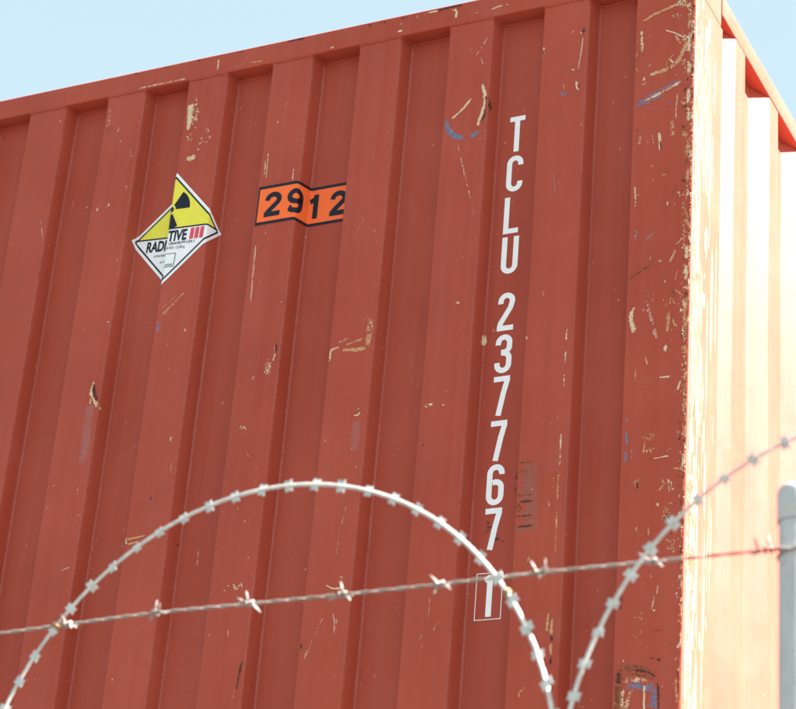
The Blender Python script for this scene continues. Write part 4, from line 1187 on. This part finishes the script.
def text_bm(s, height, width=None, bold=0.0, space=1.0):
    c = bpy.data.curves.new('t', 'FONT'); c.body = s; c.size = 1; c.offset = bold; c.space_character = space; c.resolution_u = 4; c.fill_mode = 'FRONT'
    o = bpy.data.objects.new('t', c); coll.objects.link(o)
    me = bpy.data.meshes.new_from_object(o.evaluated_get(bpy.context.evaluated_depsgraph_get()))
    bm = bmesh.new(); bm.from_mesh(me); bpy.data.objects.remove(o); bpy.data.curves.remove(c); bpy.data.meshes.remove(me)
    xs = [v_.co.x for v_ in bm.verts]; ys = [v_.co.y for v_ in bm.verts]
    sx = (width / (max(xs) - min(xs))) if width else height / (max(ys) - min(ys)); sy = height / (max(ys) - min(ys))
    cx, cy = (max(xs) + min(xs)) / 2, (max(ys) + min(ys)) / 2
    for v_ in bm.verts: v_.co = Vector(((v_.co.x - cx) * sx, (v_.co.y - cy) * sy, 0))
    bmesh.ops.dissolve_limit(bm, angle_limit=.001, verts=bm.verts, edges=bm.edges)
    bmesh.ops.triangulate(bm, faces=bm.faces[:])
    return bm
def move(bm, x, y): bmesh.ops.translate(bm, vec=(x, y, 0), verts=bm.verts); return bm
def merge(a, b_):
    me = bpy.data.meshes.new('t'); b_.to_mesh(me); b_.free(); a.from_mesh(me); bpy.data.meshes.remove(me); return a

# radioactive placard -------------------------------------------------
S0 = s_of_x(-1.3806) - .010; Z0 = -.5085; D = .167; RT = radians(-3.0)
dia = lambda d: [(0, d), (-d, 0), (0, -d), (d, 0)]
pl = wrap('hazard_placard', poly_bm([dia(D)]), S0, Z0, .0006, m_white, front, RT)
pl['label'] = 'white and yellow diamond sticker folded over the ribs'
di = D - .0145
wrap('yellow_field', poly_bm([[(0, di), (-di + .006, .006), (di - .006, .006)]]), S0, Z0, .0010, m_yellow, pl, RT)
bb = poly_bm(frame_polys(dia(D - .0105), dia(D - .0165)))
merge(bb, poly_bm([[(-di, .0035), (di, .0035), (di, .0075), (-di, .0075)]]))
wrap('placard_border', bb, S0, Z0, .0014, m_navy, pl, RT)
tb = bmesh.new(); tc = (.002, .060)
for k in (90 + 60, 30, 270):
    a0, a1 = radians(k - 30), radians(k + 30); seg = 8
    arcp = [(tc[0] + .056 * cos(a0 + (a1 - a0) * j / seg), tc[1] + .056 * sin(a0 + (a1 - a0) * j / seg)) for j in range(seg + 1)]
    inn = [(tc[0] + .014 * cos(a1 + (a0 - a1) * j / 4), tc[1] + .014 * sin(a1 + (a0 - a1) * j / 4)) for j in range(5)]
    merge(tb, poly_bm([arcp + inn]))
merge(tb, poly_bm([[(tc[0] + .009 * cos(j * pi / 6), tc[1] + .009 * sin(j * pi / 6)) for j in range(12)]]))
wrap('trefoil_symbol', tb, S0, Z0, .0014, m_navy, pl, RT)
t = move(text_bm('RADI', .031, .0580, .034), -.0865, -.0165)
merge(t, move(text_bm('OAC', .031, .029, .034), -.0195, -.0165)); merge(t, move(text_bm('TIVE', .031, .0560, .034), .0360, -.0165))
wrap('placard_lettering', t, S0, Z0, .0015, m_navy, pl, RT)
bars = poly_bm([[(x, -.031), (x + .0105, -.031), (x + .0105, .0), (x, .0)] for x in (.0735, .0880, .1025)])
wrap('category_bars', bars, S0, Z0, .0017, m_pink, pl, RT)
t = move(text_bm('CONTENTS', .006, .045, .01), -.066, -.045)
merge(t, move(text_bm('ACTIVITY', .005, .030, .01), -.052, -.064))
merge(t, move(text_bm('URANIUM LSA I', .008, .075, .012), .052, -.038))
merge(t, move(text_bm('INDEX', .005, .022, .01), .026, -.098))
merge(t, poly_bm([[(-.001, -.066), (.041, -.066), (.041, -.0675), (-.001, -.0675)], [(.0395, -.0675), (.041, -.0675), (.041, -.103), (.0395, -.103)], [(-.001, -.103), (.041, -.103), (.041, -.1045), (-.001, -.1045)], [(-.001, -.0675), (.0005, -.0675), (.0005, -.103), (-.001, -.103)]]))
merge(t, move(text_bm('7', .016, .009, .02), -.0 + .0135, -.134))
wrap('placard_small_print', t, S0, Z0, .0015, m_navy, pl, RT)
wrap('handwriting', move(text_bm('440 GBq', .011, .055, 0), .036, -.0515), S0, Z0, .0016, m_grey_ink, pl, RT)

# orange number panel --------------------------------------------------
S1 = s_of_x(-1.1308); WZ, HZ = .285, .110
cx1 = S1 + WZ / 2; Z1 = -.4845
op = wrap('number_placard', poly_bm([[(-WZ / 2, -HZ / 2), (WZ / 2, -HZ / 2), (WZ / 2, HZ / 2), (-WZ / 2, HZ / 2)]]), cx1, Z1, .0006, m_orange, front)
op['label'] = 'orange number sticker reading 2912'
o_ = [(-WZ / 2, -HZ / 2), (WZ / 2, -HZ / 2), (WZ / 2, HZ / 2), (-WZ / 2, HZ / 2)]; i_ = [(-WZ / 2 + .004, -HZ / 2 + .008), (WZ / 2 - .004, -HZ / 2 + .008), (WZ / 2 - .004, HZ / 2 - .008), (-WZ / 2 + .004, HZ / 2 - .008)]
wrap('placard_border', poly_bm(frame_polys(o_, i_)), cx1, Z1, .0010, m_navy, op)

# painted container number ---------------------------------------------
def arc_pts(cx, cy, rx, ry, a0, a1, n_=9): return [(cx + rx * cos(radians(a0 + (a1 - a0) * j / (n_ - 1))), cy + ry * sin(radians(a0 + (a1 - a0) * j / (n_ - 1)))) for j in range(n_)]
q = 6.6
GL = {
 'T': [[(1.5, 91.4), (40.5, 91.4)], [(21, 0), (21, 85)]],
 'C': [[(35.4, 71)] + arc_pts(21, 76, 14.4, 15.4, 0, 180) + arc_pts(21, 22, 14.4, 15.4, 180, 360) + [(35.4, 27)]],
 'L': [[(6.6, 98), (6.6, 0)], [(13.2, 6.6), (38, 6.6)]],
 'U': [[(6.6, 98)] + arc_pts(21, 22, 14.4, 15.4, 180, 360) + [(35.4, 98)]],
 '2': [[(6.6, 70)] + arc_pts(21, 76, 14.4, 15.4, 180, -20) + [(31, 58), (9, 20), (7, 10)], [(0.5, 6.6), (41, 6.6)]],
 '3': [[(6.6, 72)] + arc_pts(21, 77, 14, 14.4, 180, 0) + arc_pts(21, 67, 14, 14, 0, -90)[1:] + [(15, 53)], [(17, 51)] + arc_pts(21, 36, 14.4, 14.8, 90, 0) + arc_pts(21, 22, 14.4, 15.4, 0, -180) + [(6.6, 27)]],
 '7': [[(1.5, 91.4), (41, 91.4)], [(35.5, 90), (27, 55), (17, 0)]],
 '6': [[(35.4, 73)] + arc_pts(21, 76, 14.4, 15.4, 0, 180) + arc_pts(21, 22, 14.4, 15.4, 180, 360) + arc_pts(21, 41, 14.4, 14.4, 0, 90)[0:] + [(14, 54)]],
 '1': [[(23, 0), (23, 98)], [(24, 92.5), (11, 86)]],
}
def ribbon(pts, w):
    P = [Vector(p) for p in pts]; P = [p for i, p in enumerate(P) if i == 0 or (p - P[i - 1]).length > .01]
    L_, R2 = [], []
    for i, p in enumerate(P):
        a = (p - P[i - 1]).normalized() if i else (P[1] - p).normalized(); c = (P[i + 1] - p).normalized() if i < len(P) - 1 else a
        n1 = Vector((-a.y, a.x)); n2 = Vector((-c.y, c.x)); m_ = (n1 + n2).normalized(); k = w / max(.5, m_.dot(n1))
        L_.append(p + m_ * k); R2.append(p - m_ * k)
    return [[tuple(R2[i]), tuple(R2[i + 1]), tuple(L_[i + 1]), tuple(L_[i])] for i in range(len(P) - 1)]
BG = {   # bold digits of the orange panel, 45 x 64 mm
 '2': [[(6, 43)] + arc_pts(22.5, 44, 16, 14, 175, -35) + [(12, 14), (7, 6)], [(1, 5.6), (43.5, 5.6)]],
 '9': [[(7, 14.5)] + arc_pts(22, 19, 15.5, 13.4, 200, 360, 7) + [(38.5, 30)] + arc_pts(22.5, 44, 16, 14, 0, 340, 16)],
 '1': [[(24, 0), (24, 64)], [(23, 52), (8, 46)]],
}
for ch, sx in (('2', .045), ('9', .108), ('1', .170), ('2', .235)):
    for li, path in enumerate(BG[ch]):
        bm = poly_bm([[(x / 1000 * 1.04 - .0234, y / 1000 * 1.06 - .0339) for x, y in qd] for qd in ribbon(path, 6.5)]); bmesh.ops.remove_doubles(bm, verts=bm.verts, dist=1e-5)
        wrap('numeral', move(bm, sx - WZ / 2, 0), cx1, Z1, .0011 + .0001 * li, m_navy, op)
LET = [('T', -.3314), ('C', -.4400), ('L', -.5519), ('U', -.6582), ('2', -.8049), ('3', -.9120), ('7', -1.0170), ('7', -1.1265), ('6', -1.2320), ('7', -1.3360), ('1', -1.4915)]
s_in = s_of_x(-.458)
for ch, zt in LET:
    H_ = .0972 if ch != '1' else .0945
    parts = []
    for li, path in enumerate(GL[ch]):
        pp = [[(x / 1000 - .021, y / 98 * H_ - H_) for x, y in qd] for qd in ribbon(path, q)]
        V, F = [], []
        bm = poly_bm(pp); bmesh.ops.remove_doubles(bm, verts=bm.verts, dist=1e-5); parts.append((bm, li))
    base = None
    for bm, li in parts:
        if base is None: base = wrap('letter' if ch.isalpha() else 'numeral', bm, s_in, zt, .0005, m_white_paint, front)
        else: wrap('stroke', bm, s_in, zt, .0005 + .0001 * li, m_white_paint, base)
ob = [(-.0305, -.0535), (.0320, -.0535), (.0320, .0535), (-.0305, .0535)]; ib = [(x * .945, y * .968) for x, y in ob]
wrap('check_digit_box', poly_bm(frame_polys(ob, ib)), s_in, -1.5395, .0005, m_white_paint, front)

# ------------------------------------------------------------------ razor wire coil
FY = -1.5
RR = .4545; RINGS = [(-.976, -2.400), (-.0745, -2.4025), (.826, -2.400)]
coil = thing('razor_wire_coil', 'pale galvanised razor wire coil looping in wide arcs in front of the red container', 'razor wire', (-.0782, FY, TOP - 2.402 - RR))
def barb_mesh():
    a = [(-6.4, 10.4), (-.8, 8.6), (5.8, 9.9), (5.7, 0), (6.6, -10.2), (.8, -8.5), (-6.0, -9.9), (-5.7, 0)]
    v = []; f = []
    for sy in (-.45, .45):
        for x, z in a: v.append((x / 1000, sy / 1000 + (.0014 if abs(z) > 7 else 0), z / 1000))
    f = [(0, 1, 7), (1, 2, 3), (1, 3, 7), (3, 4, 5), (5, 6, 7), (3, 5, 7)]
    f2 = [tuple(i + 8 for i in q)[::-1] for q in f]
    f3 = [(i, i + 8, (i + 1) % 8 + 8, (i + 1) % 8) for i in range(8)]
    me = bpy.data.meshes.new('barb'); me.from_pydata(v, [], f + f2 + f3); me.materials.append(m_galv); return me
bmesh_ = barb_mesh()
random.seed(5)
def wob(k, a): return .012 * sin(a + k * 2.1), .003 * sin(3 * a + k) + .0025 * sin(2 * a + 1 + k)
for k, (cx, cz) in enumerate(RINGS):
    pts = []
    for i in range(160):
        a = 2 * pi * i / 160; dy, dr = wob(k, a)
        pts.append((cx + (RR + dr) * sin(a), FY - .012 + dy, TOP + cz + (RR + dr) * cos(a)))
    g = G(); g.tube(pts, .0031, 8, True, .36, up=(0, 1, 0)); g.make('tape', m_galv, coil, True)
    g = G(); g.tube([(x, y_ - .0002, z) for x, y_, z in pts], .0017, 8, True); g.make('core_wire', m_galv, coil, True)
    nb = 66; a0 = radians(-4.27 + .15)
    for i in range(nb):
        a = a0 + 2 * pi * i / nb + random.uniform(-.004, .004); dy, dr = wob(k, a)
        o = bpy.data.objects.new('barb', bmesh_); coll.objects.link(o); o.parent = coil
        P = Vector((cx + (RR + dr) * sin(a), FY - .012 + dy, TOP + cz + (RR + dr) * cos(a))) - coil.location
        tx = Vector((cos(a), 0, -sin(a))); tz = Vector((sin(a), 0, cos(a))); ty = tz.cross(tx)
        Mx = Matrix((tx, ty, tz)).transposed().to_4x4() @ Matrix.Rotation(random.uniform(-.3, .3), 4, 'X') @ Matrix.Rotation(random.uniform(-.25, .25), 4, 'Y') @ Matrix.Scale(random.uniform(.84, .98), 4)
        Mx.translation = P; o.matrix_local = Mx
# clips that hold neighbouring loops together and to the strand
def ring_clip(x, y_, z, r, w, mat, par, axis='t', ang=0):
    g = G(); t = Vector((cos(ang), 0, sin(ang))); s = Vector((0, 1, 0)); u = t.cross(s)
    for k in range(3):
        c0 = Vector((x, y_, z)) + t * (k - 1) * w
        g.tube([tuple(c0 + s * r * 1.5 * cos(q_) + u * r * sin(q_) + t * w * q_ / 6.5) for q_ in [j * pi / 7 for j in range(15)]], .0011, 6)
    return g.make('clip', mat, par, True)
ring_clip((-.0782 + .82) / 2, FY - .012, TOP - 2.335, .0065, .004, m_galv, coil, ang=pi / 2)
ring_clip(-.527, FY - .012, TOP - 2.40, .0065, .004, m_galv, coil, ang=pi / 2)

# ------------------------------------------------------------------ barbed strand
SZ = [(-3, -2.19), (-.9, -2.141), (-.531, -2.1285), (-.411, -2.1235), (-.263, -2.117), (-.107, -2.1165), (.039, -2.115), (.186, -2.1125), (.33, -2.108), (.484, -2.107), (.642, -2.1055), (1.2, -2.10), (3, -2.085)]
def strand_z(x):
    def f(q_):
        for (a, za), (c, zc) in zip(SZ, SZ[1:]):
            if q_ <= c: return za + (zc - za) * (q_ - a) / (c - a)
        return SZ[-1][1]
    return TOP + sum(f(max(-2.999, x + k * .03)) for k in (-2, -1, 0, 1, 2)) / 5
strand = thing('barbed_wire', 'single weathered twisted barbed wire strand stretched across the container and past the post', 'barbed wire', (0, FY, TOP - 2.1105))
for ph in (0, pi):
    pts = []; x = -3.0
    while x < 3.0:
        a = 2 * pi * x / .055 + ph; pts.append((x, FY + .0011 * cos(a), strand_z(x) + .0011 * sin(a))); x += .0045
    g = G(); g.tube(pts, .0014, 6); g.make('wire', m_rwire, strand, True)
random.seed(21)
BX = [-.70, -.556, -.411, -.263, -.107, .039, .186, .330, .486, .639, .79, .94]
def barb(x, dirs):
    g = G(); z = strand_z(x); c = Vector((x, FY, z))
    for kk, sh in ((0, -.004), (1, .004)):
        co = [(c.x + sh + .003 * (t_ / 12 - .5), c.y + .0040 * cos(t_ * pi / 5 + kk * 2), c.z + .0040 * sin(t_ * pi / 5 + kk * 2)) for t_ in range(13)]
        g.tube(co, .0013, 6)
    for (sx, dx, dy, dz) in dirs:
        p0 = c + Vector((sx, 0, 0)); d = Vector((dx, dy, dz)).normalized(); p1 = p0 + d * .0185
        g.tube([tuple(p0 - d * .003), tuple(p0 + d * .012), tuple(p1)], [.0018, .0017, .0008], 6)
    return g.make('barb', m_rwire, strand, True)
DIR = {3: [(-.002, .35, -.3, 1), (.004, .5, -.6, .4), (.006, .9, -.3, -.2), (-.004, -.5, .5, -.3)],
       4: [(-.003, -.1, -.4, 1), (-.004, -.9, -.3, .5), (.003, .8, -.5, -.7), (.003, .3, .7, -.4)],
       5: [(0, -.2, -.2, 1), (-.004, -1, -.4, -.6), (.004, .9, -.5, -.9), (.0, .3, .8, .2)],
       6: [(-.002, -.9, -.3, .9), (-.003, -.2, -.4, -1), (.004, 1, -.4, -.75), (.0, .2, .8, .2)],
       7: [(-.004, -.5, -.4, 1), (.006, .3, -.6, .9), (.002, .8, -.7, .0), (-.002, -.3, .9, -.1)],
       9: [(-.012, -.3, -.2, 1), (.003, -.1, -.3, 1), (.004, 1, -.4, .0), (-.006, -1, .4, -.1)],
       2: [(.002, .6, -.5, -.5), (.005, 1, -.4, -.6), (-.003, -.4, -.4, .8), (0, .2, .8, .2)],
       8: [(.004, .9, -.5, -.8), (-.003, -.8, -.4, .6), (0, .3, -.4, 1), (0, .2, .8, .2)]}
for i, x in enumerate(BX):
    dd = DIR.get(i) or [(random.uniform(-.004, .004), random.uniform(-1, 1), random.uniform(-.8, .8), random.choice((-1, 1)) * random.uniform(.4, 1)) for _ in range(4)]
    barb(x, dd)
ring_clip(-.428, FY - .006, TOP - 2.128, .0058, .0026, m_clip, coil, ang=radians(50))
ring_clip(.2885, FY - .006, TOP - 2.135, .0052, .0026, m_clip, coil, ang=radians(-52))

# ------------------------------------------------------------------ fence post
PX, PY, PR = .6685, -1.4705, .0240
post_o = thing('fence_post', 'round grey galvanised fence post with domed cap at the right edge', 'fence post', (PX, PY, 0))
g = G(); g.tube([(PX, PY, -.3)] + [(PX, PY, z_) for z_ in (.5, 1, 1.5, 2, TOP - 2.049)], PR, 40); g.make('pole', m_post, post_o, True).data.set_sharp_from_angle(angle=radians(40))
g = G(); CR = .0264; prc = [(CR - .0008, -.050), (CR, -.049), (CR, -.0115)] + [(CR * cos(t * pi / 16) ** .5 if t < 8 else .0008, -.0115 + .0135 * sin(t * pi / 16)) for t in range(1, 9)]
NS = 40
for r_, z_ in prc: g.v += [(PX + r_ * cos(2 * pi * j / NS), PY + r_ * sin(2 * pi * j / NS), TOP - 2.0115 + z_) for j in range(NS)]
for i in range(len(prc) - 1): g.f += [(i * NS + j, i * NS + (j + 1) % NS, (i + 1) * NS + (j + 1) % NS, (i + 1) * NS + j) for j in range(NS)]
g.f.append(tuple((len(prc) - 1) * NS + j for j in range(NS)))
g.make('cap', m_post, post_o, True).data.set_sharp_from_angle(angle=radians(50))
g = G(); zz = strand_z(PX)
g.tube([(PX + (PR + .0016) * cos(2 * pi * j / 24), PY + (PR + .0016) * sin(2 * pi * j / 24), zz + .004 * sin(2 * pi * j / 24 + 2)) for j in range(24)], .0013, 6, True)
g.make('tie_wire', m_rwire, post_o, True)
